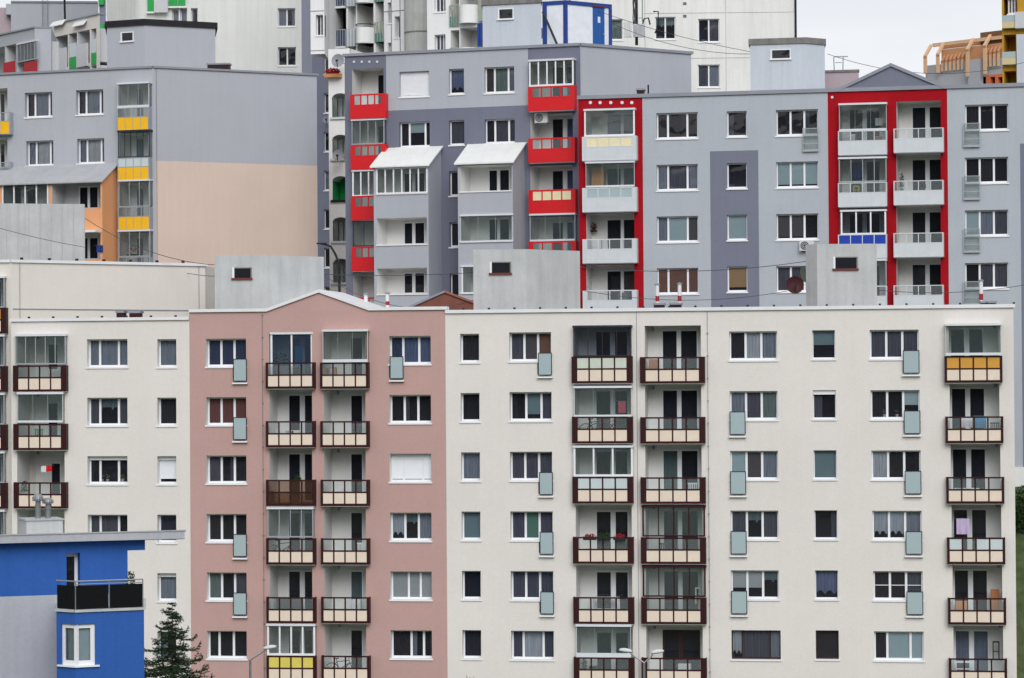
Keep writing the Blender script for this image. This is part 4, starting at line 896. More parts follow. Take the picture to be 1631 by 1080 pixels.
# slate facade to the right
ww = Wall(R2, ct, 0, r2, 4, ZC + 46, 'towergrey'); ww.finish()
r3 = R3.X(536); ww = Wall(R3, ct, 0, r3, 4, ZC + 46, 'purple')
for i in range(7): y = 87 + 61.6 * i; window(ww, (516, y + (13 if i == 0 else 0) * 0, 529, y + 33), 'n1' if i in (3,) else 'd1', d=.2)
ww.finish()
R4 = Fr(px=173, D=218.5, tan=.75); x4 = R4.X(208.3)
R4 = Fr(o=(R.w(rx0, 0, 0) - R4.u * 0)[:2] if 0 else tuple((R.w(rx0, 0, 0)))[:2], ang=math.atan(.8)); xl4 = R4.X(173)
lw = Wall(R4, ct, xl4, 0, 4, ZC + 46, 'purple'); lw.finish()
# -- slim building with green panels
S = Fr(px=160, D=205.0, tan=.2); gs = thing('stair_tower', S, 0, 0, 0, 'slim grey stair tower at the top left with bright green panels one above another', 'stair tower')
sx = S.X(173.5); w_ = Wall(S, gs, 0, sx, 4, ZC + 46, 'purple'); w_.finish(); build('outer_wall', shell(MB(), [(0, 0), (sx, 0), (sx, 6), (0, 6)], 4, ZC + 46, 'tower', skip=(0,)), S, gs)
build('corner_strip', MB().box(-.02, S.X(161.5), -.06, -.002, 4, ZC + 46, 'coping').box(S.X(171.8), sx, -.06, -.002, 4, ZC + 46, 'coping'), S, gs)
for ya, yb in ((-22, 8), (38.5, 68), (99, 130)):
    build('green_panel', MB().box(S.X(161.8), S.X(169.8), -.25, -.06, S.uv(166, yb)[1], S.uv(166, ya)[1], 'green'), S, gs)
# -- white and green balcony row
N = Fr(px=120, D=200.0, tan=1.35); wb = thing('apartment_block', N, 0, 0, 0, 'low white building at top left with recessed balconies of green and grey panels', 'apartment block')
nx0, nx1 = N.X(86, 60), N.X(159, 40); zn = N.uv(120, 31.5)[1]; NW = Wall(N, wb, nx0, nx1, 4, zn, 'cream_old')
zt_, zb_ = N.uv(120, 52)[1], N.uv(120, 84)[1]
for a, b in ((88, 108), (109.5, 122.5), (124.5, 143), (145, 153.5)): NW.open(N.X(a, 60), N.X(b, 60), zb_ - .9, zt_, 2.2, 'loggrey')
zb2 = N.uv(120, 112)[1]
for a, b in ((88, 108), (110, 143), (145, 153.5)): NW.open(N.X(a, 60), N.X(b, 60), zb2 - 1, zb_ - 1.15, 2.2, 'loggrey')
NW.finish()
for a, b, m_, lo in ((89, 107, 'gl', 0), (111, 122, 'green', 1), (123.5, 141, 'gl', 0), (146, 153.5, 'green', 1)):
    xa, xb = N.X(a, 60), N.X(b, 60); z0_, z1_ = zb_ - 1.1, zb_ + .5; p = MB()
    if lo: p.box(xa, xb, -.05, -.01, z0_, z0_ + .8, 'green').box(xa, xb, -.04, -.02, z0_ + .82, z1_ + .2, 'frost_white')
    else: p.box(xa, xb, -.12, -.03, z0_, z1_, 'loggrey')
    build('balcony_panel', p, N, wb)
for a, b in ((84, 105), (120, 139)): xa, xb = N.X(a, 40), N.X(b, 40); z = N.uv((a + b) / 2, 42)[1]; build('awning', MB().add([(xa, -.3, z), (xb, -.3, z), (xb, 0, z + .35), (xa, 0, z + .35), (xa, -.3, z + .06), (xb, -.3, z + .06), (xb, 0, z + .41), (xa, 0, z + .41)], [(0, 1, 2, 3), (4, 5, 6, 7), (0, 1, 5, 4), (1, 2, 6, 5), (3, 0, 4, 7)], 'coping'), N, wb)
coping(N, wb, nx0, nx1, zn, .08, 'coping_grey'); build('outer_wall', shell(MB(), [(nx0, 0), (nx1, 0), bk(N, nx1, 0, 5), bk(N, nx0, 0, 5)], 4, zn, 'cream_old', skip=(0,)), N, wb)
# -- grey wall building behind
O = Fr(px=80, D=225.0, tan=-.1); gw = thing('grey_building', O, 0, 0, 0, 'plain windowless grey building at the top left corner with a service ladder up its wall', 'building')
ox0, ox1 = O.X(20), O.X(158.5); zo_ = O.uv(90, 4.5)[1]
build('wall', shell(MB(), [(ox0, 0), (ox1, 0), (ox1, 6), (ox0, 6)], 4, zo_, 'gl', 'roofing'), O, gw)
o0 = O.X(-40); zz = O.uv(5, 10)[1]; build('wall', shell(MB(), [(o0, .8), (O.X(20.5), .8), (O.X(20.5), 6), (o0, 6)], 4, zz, 'pinkgrey'), O, gw); build('wall', MB().box(O.X(12), ox0, -.0, .78, O.uv(15, 23)[1], O.uv(15, 6)[1], 'gl'), O, gw)
coping(O, gw, ox0, ox1, zo_, .14, 'coping_grey')
ld = MB(); a, b = O.X(71), O.X(79); zl = O.uv(75, 60)[1]
for x in (a, b): ld.tube([(x, -.3, zl), (x, -.3, zo_ + 1)], .03, 'steel', 6)
z = zl
while z < zo_ + .9: ld.box(a, b, -.32, -.28, z, z + .035, 'steel'); z += .32
build('ladder', ld, O, gw)
mst = MB(); xx = O.X(111); mst.tube([(xx, -4, O.uv(111, 30)[1] - 1), (xx - .1, -4, ZC + 33)], .09, 'black', 6); ms = build('antenna_mast', mst, O); tag(ms, 'thin black mast above the row of recessed white balconies', 'mast')
# -- grey-blue block with red balcony panels
P_ = Fr(px=58, D=190.0, tan=1.3); rb_ = thing('apartment_block', P_, 0, 0, 0, 'low blue-grey building at the top left corner with plain red balcony panels', 'apartment block')
px0 = P_.X(-60, 60); zp = P_.uv(30, 50)[1]; PW = Wall(P_, rb_, px0, 0, 4, zp, 'ltblue' if 0 else 'gl')
PW.open(P_.X(-50, 80), P_.X(7.5, 80), P_.uv(30, 116)[1], P_.uv(30, 69)[1], 1.8, 'loggrey'); PW.open(P_.X(9, 80), P_.X(25.5, 80), P_.uv(30, 116)[1], P_.uv(30, 69)[1], 1.8, 'loggrey'); PW.open(P_.X(27, 80), P_.X(59, 80), P_.uv(30, 116)[1], P_.uv(30, 69)[1], 1.8, 'loggrey'); PW.finish()
for a, b in ((-30, -8), (6.5, 25), (39.5, 60)): build('balcony_panel', MB().box(P_.X(a, 100), P_.X(b, 100), -.06, -.02, P_.uv((a + b) / 2, 116)[1], P_.uv((a + b) / 2, 98.5)[1], 'redb'), P_, rb_)
glazing(PW, (27.5, 67, 60, 97), 'slim', 6, proud=.07, pane='pane_clear')
P2 = Fr(o=(P_.o.x, P_.o.y), ang=math.atan(-.1)); p2 = P2.X(84); build('end_wall', MB().quad((0, 0, 4), (p2, 0, 4), (p2, 0, zp), (0, 0, zp), 'gl').quad((p2, 0, 4), (p2, 6, 4), (p2, 6, zp), (p2, 0, zp), 'gl'), P2, rb_)
coping(P_, rb_, px0, 0, zp, .1, 'coping_grey'); build('roof_coping', MB().box(.003, p2, -.05, .5, zp, zp + .1, 'coping_grey'), P2, rb_)
# ================================================================ ochre tower and the timber-framed roof terrace (top right)
Y = Fr(px=1601, D=185.0, tan=.4); yb = thing('apartment_block', Y, 0, 0, 0, 'ochre yellow tower cut by the right edge of the picture with pale balconies', 'apartment block')
yx1 = Y.X(1700); YW = Wall(Y, yb, 0, yx1, 4, ZC + 40, 'ochre')
for k in range(-1, 4):
    y = 53 + 58 * k; YW.open(Y.X(1604), Y.X(1623), Y.uv(1613, y + 52)[1], Y.uv(1613, y + 2)[1], 1.6, 'ochre')
    x0, x1 = Y.X(1603), Y.X(1624.5); za, zm_, zz = Y.uv(1613, y + 50 - 1)[1], Y.uv(1613, y + 40)[1], Y.uv(1613, y + 30)[1]
    b = build('balcony', MB().box(x0, x1, -.4, -.3, za, zm_, 'sand').box(x0, x1, -.4, 0, za - .06, za - .002, 'sand'), Y, yb); build('glass_panel', MB().box(x0, x1, -.37, -.34, zm_ + .01, zz, 'frost'), Y, b)
w_ = YW; window(YW, (1605, -12, 1621, 24), 'n1n1n1', d=.2, mw=.06)
YW.finish(); build('pale_bay', MB().box(Y.X(1626.5), yx1, -.5, -.01, 4, Y.uv(1628, 56)[1], 'ltblue').box(Y.X(1624.5), yx1, -.5, -.01, Y.uv(1628, 46)[1], Y.uv(1628, 20)[1], 'loggrey'), Y, yb)
Zf = Fr(px=1480, D=215.0, tan=1.1); tb = thing('apartment_block', Zf, 0, 0, 0, 'distant building at the top right with an orange timber pergola over its roof terrace', 'apartment block')
zx = lambda p, y=90: Zf.X(p, y)
x0, x1 = zx(1474), zx(1606); zw = Zf.uv(1490, 103)[1]; ZW = Wall(Zf, tb, x0, x1, 4, zw, 'gl')
ZW.zones.append((zx(1570), x1, 4, Zf.uv(1590, 118)[1], 'coral')); ZW.open(zx(1547), zx(1570), Zf.uv(1558, 140)[1], Zf.uv(1558, 123)[1], 2, 'ochre')
for a in (1576.5, 1589): ZW.open(zx(a), zx(a + 8), Zf.uv(a, 145)[1], Zf.uv(a, 123)[1], .4, 'coral', room='int_dark')
ZW.finish(); build('outer_wall', shell(MB(), [(x0, 0), (x1, 0), (x1, 9), (x0, 9)], 4, zw, 'loggrey', skip=(0,)), Zf, tb)
def slant(t, x, w, ya, za, yb, zb, h, m):
    vs = [(x - w, ya, za), (x + w, ya, za), (x + w, yb, zb), (x - w, yb, zb)]
    t.add(vs + [(p, q_, r + h) for p, q_, r in vs], [(0, 1, 2, 3), (4, 5, 6, 7), (0, 1, 5, 4), (1, 2, 6, 5), (2, 3, 7, 6), (3, 0, 4, 7)], m)
for i, a in enumerate((1473, 1493, 1540.5, 1568)):
    x, zb_ = Zf.uv(a, [117, 116, 122, 118][i], -.5); z1_ = Zf.uv(a, [90, 87, 79, 73][i], -.5)[1]; t = MB()
    t.box(x - .13, x + .13, -.5, -.35, zb_, z1_, 'timber'); x2, zt_ = Zf.uv(a + 15, [73, 70, 63, 57][i], .22)
    slant(t, x, .13, -.5, z1_ - .16, .22, zt_ - .1, .24, 'timber'); build('timber_frame', t, Zf, tb)
t = MB(); xa, za = Zf.uv(1487, 72.5, .25); xb, zb_ = Zf.uv(1600, 52.5, .25); t.box(xa - .1, xb, .22, .4, za - .1, za + .16, 'timber'); xa, za = Zf.uv(1497, 75, .9); t.box(xa, xb, .85, 1.0, za - .18, za + .1, 'timber2'); build('timber_beam', t, Zf, tb)
for i in range(15):
    a = 1500 + i * 6.4
    if 1538 < a < 1567: continue
    x, z0_ = Zf.uv(a, 114 - (a - 1499) * .1, -.2); z1_ = Zf.uv(a, 98 - (a - 1499) * .18, -.2)[1]; t = MB(); t.box(x - .09, x + .09, -.2, -.1, z0_, z1_, 'timber'); slant(t, x, .09, -.2, z1_ - .12, .12, z1_ + .3, .16, 'timber2'); build('pergola_rib', t, Zf, tb)
build('terrace_wall', MB().box(Zf.X(1498, 100), zx(1600), .12, .2, zw - .2, zw + 1.1, 'timber2').box(zx(1547), zx(1566), -.4, -.03, zw - 2.2, Zf.uv(1555, 95)[1], 'gl').box(zx(1555), xb, .5, .6, zw + 1, zw + 2.1, 'woodp'), Zf, tb)
# ================================================================ blue house at the bottom left
BU = Fr(px=90, D=88.0, tan=-.36); bb = thing('blue_house', BU, 0, 0, 0, 'cobalt blue and grey house in the bottom left corner with a flat overhanging roof', 'house')
bx0, bx1 = BU.X(-60, 900), BU.X(203.3, 900); zr = BU.uv(90, 862)[1]; zsp = BU.uv(45, 949)[1]
BW = Wall(BU, bb, bx0, bx1, 0, zr, 'bbgrey'); BW.zones.append((bx0, bx1, zsp, zr, 'blue'))
dx0, dx1 = BU.X(106, 910), BU.X(123, 910); zd1 = BU.uv(115, 881)[1]; zd0 = BU.uv(115, 958)[1]
dx1 = BU.X(127.5, 910); BW.open(dx0, dx1, zd0, zd1, .42, 'blue', room='int_brown'); BW.finish()
df = MB(); df.box(dx0, dx0 + .05, .38, .46, zd0, zd1, 'pvc'); df.box(dx1 - .1, dx1, .38, .46, zd0, zd1, 'pvc'); df.box(dx0 + .05, dx1 - .1, .38, .46, zd1 - .13, zd1, 'pvc'); d_ = build('terrace_door', df, BU, bb)
build('pane', MB().quad((dx0 + .05, .42, zd0), (dx1 - .1, .42, zd0), (dx1 - .1, .42, zd1 - .13), (dx0 + .05, .42, zd1 - .13), 'pane'), BU, d_)
build('outer_wall', shell(MB(), [(bx0, 0), (bx1, 0), (bx1, 3.4), (bx0, 3.4)], 0, zr - .26, 'blue', skip=(0,)), BU, bb)
rx = BU.X(289, 852); zt0 = BU.uv(90, 850.5)[1] 
rf = MB(); qb = bk(BU, rx, -.45, 4.0); dz = -.24
vs = [(bx0, -.45, zr + .001), (rx, -.45, zr + .001), (qb[0], qb[1], zr + dz), (bx0, qb[1], zr + dz)]; vs += [(p_, q_, zr + .24 + (dz if q_ > 0 else 0)) for p_, q_, r_ in vs]
rf.add(vs, [(0, 3, 2, 1), (4, 5, 6, 7), (0, 1, 5, 4), (1, 2, 6, 5), (2, 3, 7, 6), (3, 0, 4, 7)], 'bbgrey'); vs = [(p_ + (.03 if p_ > bx0 else 0), q_ - (.03 if q_ < 0 else 0), r_) for p_, q_, r_ in vs[4:]]; vs += [(p_, q_, r_ + .04) for p_, q_, r_ in vs]
rf.add(vs, [(0, 3, 2, 1), (4, 5, 6, 7), (0, 1, 5, 4), (1, 2, 6, 5), (2, 3, 7, 6), (3, 0, 4, 7)], 'tin_grey'); build('flat_roof', rf, BU, bb)
b2 = BU.X(231, 868); build('roof_beam', MB().box(bx1 + .003, b2, .0, .5, BU.uv(216, 876.5)[1], zr - .001, 'blue'), BU, bb)
vb = MB(); v0, v1 = BU.X(42, 838, ), BU.X(100, 838); vf = BU.off(1.2); v0, v1 = vf.X(42, 838), vf.X(100, 838); zv = vf.uv(70, 829)[1]
vh = build('vent_block', MB().box(v0, v1, 0, 1.2, zr - .1, zv, 'concrete').box(v0 - .04, v1 + .04, -.04, 1.24, zv, zv + .05, 'tin_grey'), vf, bb)
for px_, yt in ((65, 788), (81, 794)):
    x = vf.X(px_, 810); zt_ = vf.uv(px_, yt)[1]; c = MB(); h = zt_ - zv - .05
    c.lathe([(.085, 0), (.085, h * .45), (.1, h * .45), (.1, h * .55), (.08, h * .56), (.08, h * .7), (.15, h * .72), (.17, h * .8), (.16, h * .9), (.1, h), (0, h)], (x, .5, zv + .05), 'steel', 16)
    for j in range(14):
        t = j / 14 * 6.283; c.box(x + .165 * math.cos(t) - .012, x + .165 * math.cos(t) + .012, .5 + .165 * math.sin(t) - .012, .5 + .165 * math.sin(t) + .012, zv + .05 + h * .73, zv + .05 + h * .88, 'steel')
    build('roof_ventilator', c, vf, vh)
# projecting lower part with balcony on top
PB = Fr(px=118.5, D=84.6, tan=-.42); PL = Fr(o=(PB.o.x, PB.o.y), ang=math.atan(.75))
x_l = PL.X(90, 1000); x_r = PB.X(229.5, 1000); zt_ = PB.uv(170, 973.5)[1]; 
wl, wr = PL.X(97.5, 1020), PB.X(151.5, 1020); wz0, wz1 = PB.uv(130, 1060)[1], PB.uv(130, 994.5)[1]
FW = Wall(PB, bb, 0, x_r, 0, zt_, 'blue'); FW.op.append((-.1, wr, wz0, wz1)); FW.finish()
LW = Wall(PL, bb, x_l, 0, 0, zt_, 'blue'); LW.op.append((wl, .1, wz0, wz1)); LW.finish()
ins = PB.mat().inverted()
lc = ins @ PL.w(x_l, 0, 0)
build('outer_wall', shell(MB(), [(lc.x, lc.y), (0, 0), (x_r, 0), bk(PB, x_r, 0, 4), bk(PB, lc.x, lc.y, 4)], 0, zt_, 'blue', 'concrete', skip=(0, 1)), PB, bb)
fw_ = MB(); fw_.box(.0, .1, .08, .18, wz0, wz1, 'pvc'); fw_.box(wr - .13, wr, .05, .16, wz0, wz1, 'pvc'); fw_.box(.1, wr - .13, .06, .14, wz1 - .12, wz1, 'pvc'); fw_.box(.1, wr - .13, .06, .14, wz0, wz0 + .14, 'pvc')
cw = build('corner_window', fw_, PB, bb)
f2 = MB(); f2.box(wl, wl + .1, .05, .13, wz0, wz1, 'pvc'); f2.box(-.12, -.0, .05, .13, wz0, wz1, 'pvc'); f2.box(wl + .1, -.12, .055, .13, wz1 - .12, wz1, 'pvc'); f2.box(wl + .1, -.12, .055, .13, wz0, wz0 + .14, 'pvc'); build('frame', f2, PL, cw)
build('pane', MB().quad((.1, .1, wz0), (wr - .1, .1, wz0), (wr - .1, .1, wz1), (.1, .1, wz1), 'pane'), PB, cw); build('pane', MB().quad((wl, .09, wz0), (-.1, .09, wz0), (-.1, .09, wz1), (wl, .09, wz1), 'pane'), PL, cw)
build('roller_blind', MB().quad((.1, .2, wz0), (wr - .1, .2, wz0), (wr - .1, .2, wz1), (.1, .2, wz1), 'blind_t').quad((wr, 0, wz0), (wr, .3, wz0), (wr, .3, wz1), (wr, 0, wz1), 'blue').quad((0.02, .01, wz1), (wr, 0.01, wz1), (wr, .3, wz1), (0.02, .3, wz1), 'blue'), PB, cw)
build('roller_blind', MB().quad((wl, .19, wz0), (-.1, .19, wz0), (-.1, .19, wz1), (wl, .19, wz1), 'blind_t').quad((wl, 0, wz0), (wl, .3, wz0), (wl, .3, wz1), (wl, 0, wz1), 'blue'), PL, cw)
build('sill', MB().box(-.02, wr + .12, -.07, .2, wz0 - .05, wz0, 'sill'), PB, cw); build('sill', MB().box(wl - .12, .03, -.07, .2, wz0 - .05, wz0 - .001, 'sill'), PL, cw)
sl_ = build('balcony_floor', MB().add([(-.03, -.05, zt_), (x_r + .05, -.05, zt_), (*bk(PB, x_r + .05, -.05, 3.6), zt_), (*bk(PB, lc.x, lc.y, 3.6), zt_), (-.03, -.05, zt_ + .07), (x_r + .05, -.05, zt_ + .07), (*bk(PB, x_r + .05, -.05, 3.6), zt_ + .07), (*bk(PB, lc.x, lc.y, 3.6), zt_ + .07)], [(0, 3, 2, 1), (4, 5, 6, 7), (0, 1, 5, 4), (1, 2, 6, 5), (2, 3, 7, 6), (3, 0, 4, 7)], 'concrete'), PB, bb); build('balcony_floor', MB().box(x_l - .05, -.04, -.05, .6, zt_, zt_ + .069, 'concrete'), PL, bb)
bz0, bz1 = PB.uv(170, 970)[1] + .02, PB.uv(170, 931.5)[1]; zh1 = PB.uv(170, 924.5)[1]
xr_ = PB.X(227.5, 950)
rl = build('balcony_rail', MB().tube([(0, 0, zh1), (xr_, 0, zh1)], .022, 'steel', 8).tube([(0, 0, zh1 - .09), (xr_, 0, zh1 - .09)], .014, 'steel', 8), PB, bb)
build('balcony_rail', MB().tube([(x_l, 0, zh1), (0, 0, zh1)], .022, 'steel', 8), PL, bb)
for a, b in ((.02, xr_ * .5 - .02), (xr_ * .5 + .02, xr_)): build('dark_panel', MB().box(a, b, .03, .04, bz0, bz1, 'smoke').box(a, b, .041, .045, bz0, bz1, 'black'), PB, rl)
build('dark_panel', MB().box(x_l, -.03, .03, .045, bz0, bz1, 'smoke').box(x_l, -.03, .046, .05, bz0, bz1, 'black'), PL, rl)
for x in (.0, xr_ * .5, xr_): build('post', MB().tube([(x, .0, zt_ + .07), (x, .0, zh1)], .018, 'steel', 8), PB, rl)
bp_ = thing('potted_plant', PB, xr_ - .3, .25, bz0, 'small dark plant poking above the dark balcony of the blue house', 'plant'); build('leaves', MB().leaves((xr_ - .3, .25, bz1 + .12), (.13, .1, .3), 90, ['leafdark', 'leafdark', 'leaf'], .05), PB, bp_); build('stem', MB().tube([(xr_ - .3, .25, bz0), (xr_ - .3, .25, bz1 + .2)], .02, 'bark', 6), PB, bp_)
# ================================================================ rooftop cabin, mast, small roofs
Cn = Fr(px=905, D=160.5, tan=-.75); Cl = Fr(o=(Cn.o.x, Cn.o.y), ang=math.atan(.45)); cb = thing('site_cabin', Cn, 0, 0, zh, 'white cabin with blue corner posts and a blue door standing on the two-tone grey block', 'cabin')
cxl, cxr = Cl.X(864.5, 30), Cn.X(971.5, 30); zct = Cn.uv(938, 4)[1]; iv = Cn.mat().inverted(); c0 = iv @ Cl.w(cxl, 0, 0)
build('wall', shell(MB(), [(c0.x, c0.y), (0, 0), (cxr, 0), (cxr + c0.x, c0.y + .5)], zh, zct, 'cabinwhite', 'roofing'), Cn, cb)
p = MB()
for x in (-.0, cxr): p.box(x - .1, x + .1, -.07, .1, zh, zct, 'cabinblue')
p.box(.1, cxr - .1, -.06, .1, zct - .22, zct, 'cabinblue'); build('frame', p, Cn, cb); p = MB(); p.box(cxl, cxl + .26, -.06, .1, zh, zct, 'cabinblue').box(cxl + .26, -.1, -.05, .1, zct - .22, zct, 'cabinblue'); build('frame', p, Cl, cb)
a, b = Cn.X(944, 40), Cn.X(962, 40); do = build('door', MB().box(a, b, -.05, -.002, zh + .05, Cn.uv(953, 12)[1], 'cabindoor').box(a - .05, b + .05, -.12, -.001, Cn.uv(953, 12)[1] + .003, Cn.uv(953, 10)[1], 'rust'), Cn, cb)
z = Cn.uv(953, 31)[1]; build('notice', MB().box((a + b) / 2 - .08, (a + b) / 2 + .1, -.06, -.051, z - .2, z + .15, 'sign'), Cn, do); build('handle', MB().box(b - .15, b - .06, -.1, -.051, z - .9, z - .8, 'steel'), Cn, do)
st = build('brace', MB().tube([(Cl.X(868, 20), -.3, Cl.uv(868, 20)[1]), (Cl.X(898, 66), -.6, zh + .1)], .07, 'darkmetal', 8), Cl, cb)
# mast with ladder
Mf = Fr(px=1018, D=168.0, tan=0); am = thing('antenna_mast', Mf, 0, 0, Mf.uv(1018, 68)[1], 'lattice antenna mast with black cables and a ladder behind the sloping grey roof edge', 'mast')
zb_ = Mf.uv(1018, 72)[1]; zt_ = ZC + 27
m_ = MB(); m_.tube([(0, 0, zb_), (0, 0, zt_)], .09, 'black', 8)
for j in range(5): 
    ph_ = random.random() * 6; m_.tube([(-.12 - .09 * math.sin(ph_ + i * .7) , -.1 - .03 * j, zb_ + 1.2 + i * .45) for i in range(22)], .035, 'cordgrey', 5)
build('pole', m_, Mf, am)
l_ = MB(); x1 = Mf.X(1027.5)
l_.tube([(x1, 0, zb_ + 1.4), (x1, 0, zt_)], .035, 'steel', 6)
z = zb_ + 1.6
while z < zt_: l_.box(0, x1, -.02, .02, z, z + .04, 'steel'); z += 1.15
build('ladder', l_, Mf, am)
e_1 = MB(); 
for j in range(3):
    e_1.box(-.75 + j * .16, -.63 + j * .16, -.3 - j * .1, -.1, zb_ + .45, zb_ + 1.35, 'acwhite'); 
e_1.box(-.2, .5, -.5, -.1, zb_ + .45, zb_ + 1.2, 'acwhite')
for j in range(9): e_1.box(-.18 + j * .075, -.14 + j * .075, -.52, -.5, zb_ + .5, zb_ + 1.15, 'dishgrey')
build('equipment_box', e_1, Mf, am); l2 = MB(); l2.tube([(.35, -.2, zb_ + 1.2), (.45, -.2, zb_ + 1.55), (.7, -.2, zb_ + 1.6), (.8, -.2, zb_ + 1.2)], .05, 'black', 6); l2.tube([(1.0, 0, zb_ + 2.0), (1.3, 0, zb_ + 2.0), (1.3, 0, zb_ + 1.2), (1.1, 0, zb_ + .7)], .05, 'black', 6); build('cable_loop', l2, Mf, am)
# terracotta gable roof peeping over the parapet
Rf = Fr(px=705, D=146.5, tan=0); a, c, b = Rf.uv(645, 494), Rf.uv(708, 466), Rf.uv(756, 485); rr = thing('red_roofed_building', Rf, 0, 0, 0, 'building with a reddish brown gable showing just above the pink parapet', 'building')
zz = a[1] - .3; build('gable', MB().prism([(a[0], zz), (b[0] + .6, zz), (b[0] + .6, b[1] - .2), c, (a[0] - .1, a[1] - .05)], 0, 2.2, 'rooftile'), Rf, rr); build('wall', MB().box(a[0] + .2, b[0], .1, 2.1, 0, zz, 'terracotta'), Rf, rr)
build('roof_edge', MB().prism([(c[0], c[1]), (b[0] + .6, b[1] - .2), (b[0] + .6, b[1] - .08), (c[0], c[1] + .12)], -.1, 2.3, 'terracotta').prism([(c[0], c[1] + .001), (c[0], c[1] + .12), (a[0] - .1, a[1] + .07), (a[0] - .1, a[1] - .049)], -.1, 2.3, 'coping_grey'), Rf, rr)
# ================================================================ chimneys, roof vents
def chimney(px, yt, yb, D, label, red=None, w=.22):
    f = Fr(px=px, D=D, tan=.1); z1_ = f.uv(px, yt)[1]; z0_ = f.uv(px, yb)[1]; t = thing('chimney_pipe', f, 0, 0, z0_, label, 'chimney', 'chimney pipes above the long roof'); t_ = z0_ + (z1_ - z0_) * .42
    build('pipe', MB().lathe([(w * .42, 0), (w * .42, z1_ - z0_), (w * .3, z1_ - z0_)], (0, 0, z0_), 'coping', 10), f, t); build('band', MB().lathe([(w * .44, 0), (w * .44, (z1_ - z0_) * .25)], (0, 0, z0_ + (z1_ - z0_) * .25), 'bandred', 10), f, t); build('cap', MB().lathe([(0, .1), (w * .6, .06), (w * .6, 0), (w * .4, 0)], (0, 0, z1_), 'coping_grey', 10), f, t)
    build('base', MB().box(-w, w, -w, w, z0_ - .9, z0_, 'coping'), f, t)
chimney(583.5, 470, 494, 139, 'slim white pipe with red band, left of the two above the pink parapet'); chimney(618, 468, 492, 139, 'slim white pipe with red band, right of the two above the pink parapet')
chimney(1048, 454, 489, 138.5, 'white pipe with red band, left of the two above the cream parapet'); chimney(1083.5, 453, 489, 138.5, 'white pipe with red band, right of the two above the cream parapet'); chimney(1564, 448, 488, 138.5, 'single white pipe with red band near the right end of the long roof')
def vent(px, y, D, label, fr_=None, w=.55):
    f = Fr(px=px, D=D, tan=.1); z = f.uv(px, y)[1]; t = thing('roof_vent', f, 0, 0, z - .4, label, 'roof vent', 'roof vents'); build('hood', MB().box(-w, w, -.4, .4, z, z + .1, 'coping_grey'), f, t); build('louvre', MB().box(-w + .05, w - .05, -.35, .35, z - .35, z - .002, 'maroon').box(-w + .1, w - .1, -.37, -.35, z - .22, z - .19, 'black').box(-w + .1, w - .1, -.37, -.35, z - .12, z - .09, 'black'), f, t)
vent(1051, 486, 138, 'flat dark red vent box under the left white pipe above the cream parapet', w=.3); vent(1077, 485.5, 138, 'flat dark red vent box under the right white pipe above the cream parapet', w=.33); vent(1575, 483, 138, 'low dark red vent box near the right end of the long roof', w=.4); vent(194, 498.5, 138, 'dark vent box on the cream roof, left of its pair', w=.22); vent(217, 499, 138, 'dark vent box on the cream roof, right of its pair', w=.3)
vent(349, 104, 171, 'black vent hood on the grey and beige block roof', w=.8); vent(1024, 144.5, 156, 'dark vent hood at the left end of the red framed block roof', w=.25)
bpip = MB(); f = Fr(px=1036, D=156, tan=0); bpip.tube([(0, 0, f.uv(1036, 150)[1] - .3), (0, 0, f.uv(1036, 135)[1])], .05, 'black', 6); tag(build('vent_pipe', bpip, f), 'short dark vent pipe at the left end of the red framed block roof', 'vent pipe')
# ================================================================ satellite dishes, air conditioners
def dish(fr, px, py, y, R_, m, label, yaw=0.0, tilt=.25, back=.9, group='satellite dishes'):
    x, z = fr.uv(px, py, y); t = thing('satellite_dish', fr, x, y, z - R_, label, 'satellite dish', group)
    rot = Matrix.Rotation(yaw, 3, 'Z') @ Matrix.Rotation(-tilt, 3, 'X')
    d = MB(); prof = [(R_ * i / 8, .28 * R_ * (i / 8) ** 2) for i in range(9)]
    d.lathe([(r, -h - .0) for r, h in prof], (x, y, z), m, 24, axis='y', tilt=rot); build('reflector', d, fr, t, smooth=True)
    a = MB(); fp = Vector((x, y, z)) + rot @ Vector((0, -.75 * R_, -.1 * R_)); a.tube([Vector((x, y, z)) + rot @ Vector((0, -.25 * R_, -R_)), fp], .02, 'darkmetal', 6); a.box(fp.x - .06, fp.x + .06, fp.y - .05, fp.y + .08, fp.z - .06, fp.z + .06, 'black'); build('feed_arm', a, fr, t)
    b = MB(); b.tube([(x, y + .05, z), (x + .1, y + back * .5, z - .1), (x + .15, y + back, z - .1)], .035, 'steel', 6); build('bracket', b, fr, t)
Hd = Fr(px=1266, D=136, tan=0); dish(Hd, 1266, 454.5, -.2, .43, 'maroon', 'dark maroon satellite dish beside the right-hand concrete lift house', tilt=.15); Hd2 = Fr(px=1280, D=138, tan=0); dish(Hd2, 1279, 438, .3, .42, 'dishgreen', 'pale green-grey satellite dish half hidden behind the right-hand lift house', yaw=.9, tilt=.2)
dish(Q, 539, 97, -1.2, .42, 'dishgrey', 'grey satellite dish at the top of the narrow white arched building', tilt=.1, back=1.2); dish(Q, 539.5, 248, -.9, .38, 'dishgrey', 'round grey satellite dish on the white building, just above the green arch', tilt=.1); Qd = R3; dish(Qd, 520.5, 190.5, -.6, .3, 'dishgrey', 'small grey satellite dish on the slate grey wall left of the arches', tilt=.1)
dish(A, 0 + 1204, 1200, -.5, .3, 'dishgrey', 'x') if 0 else None
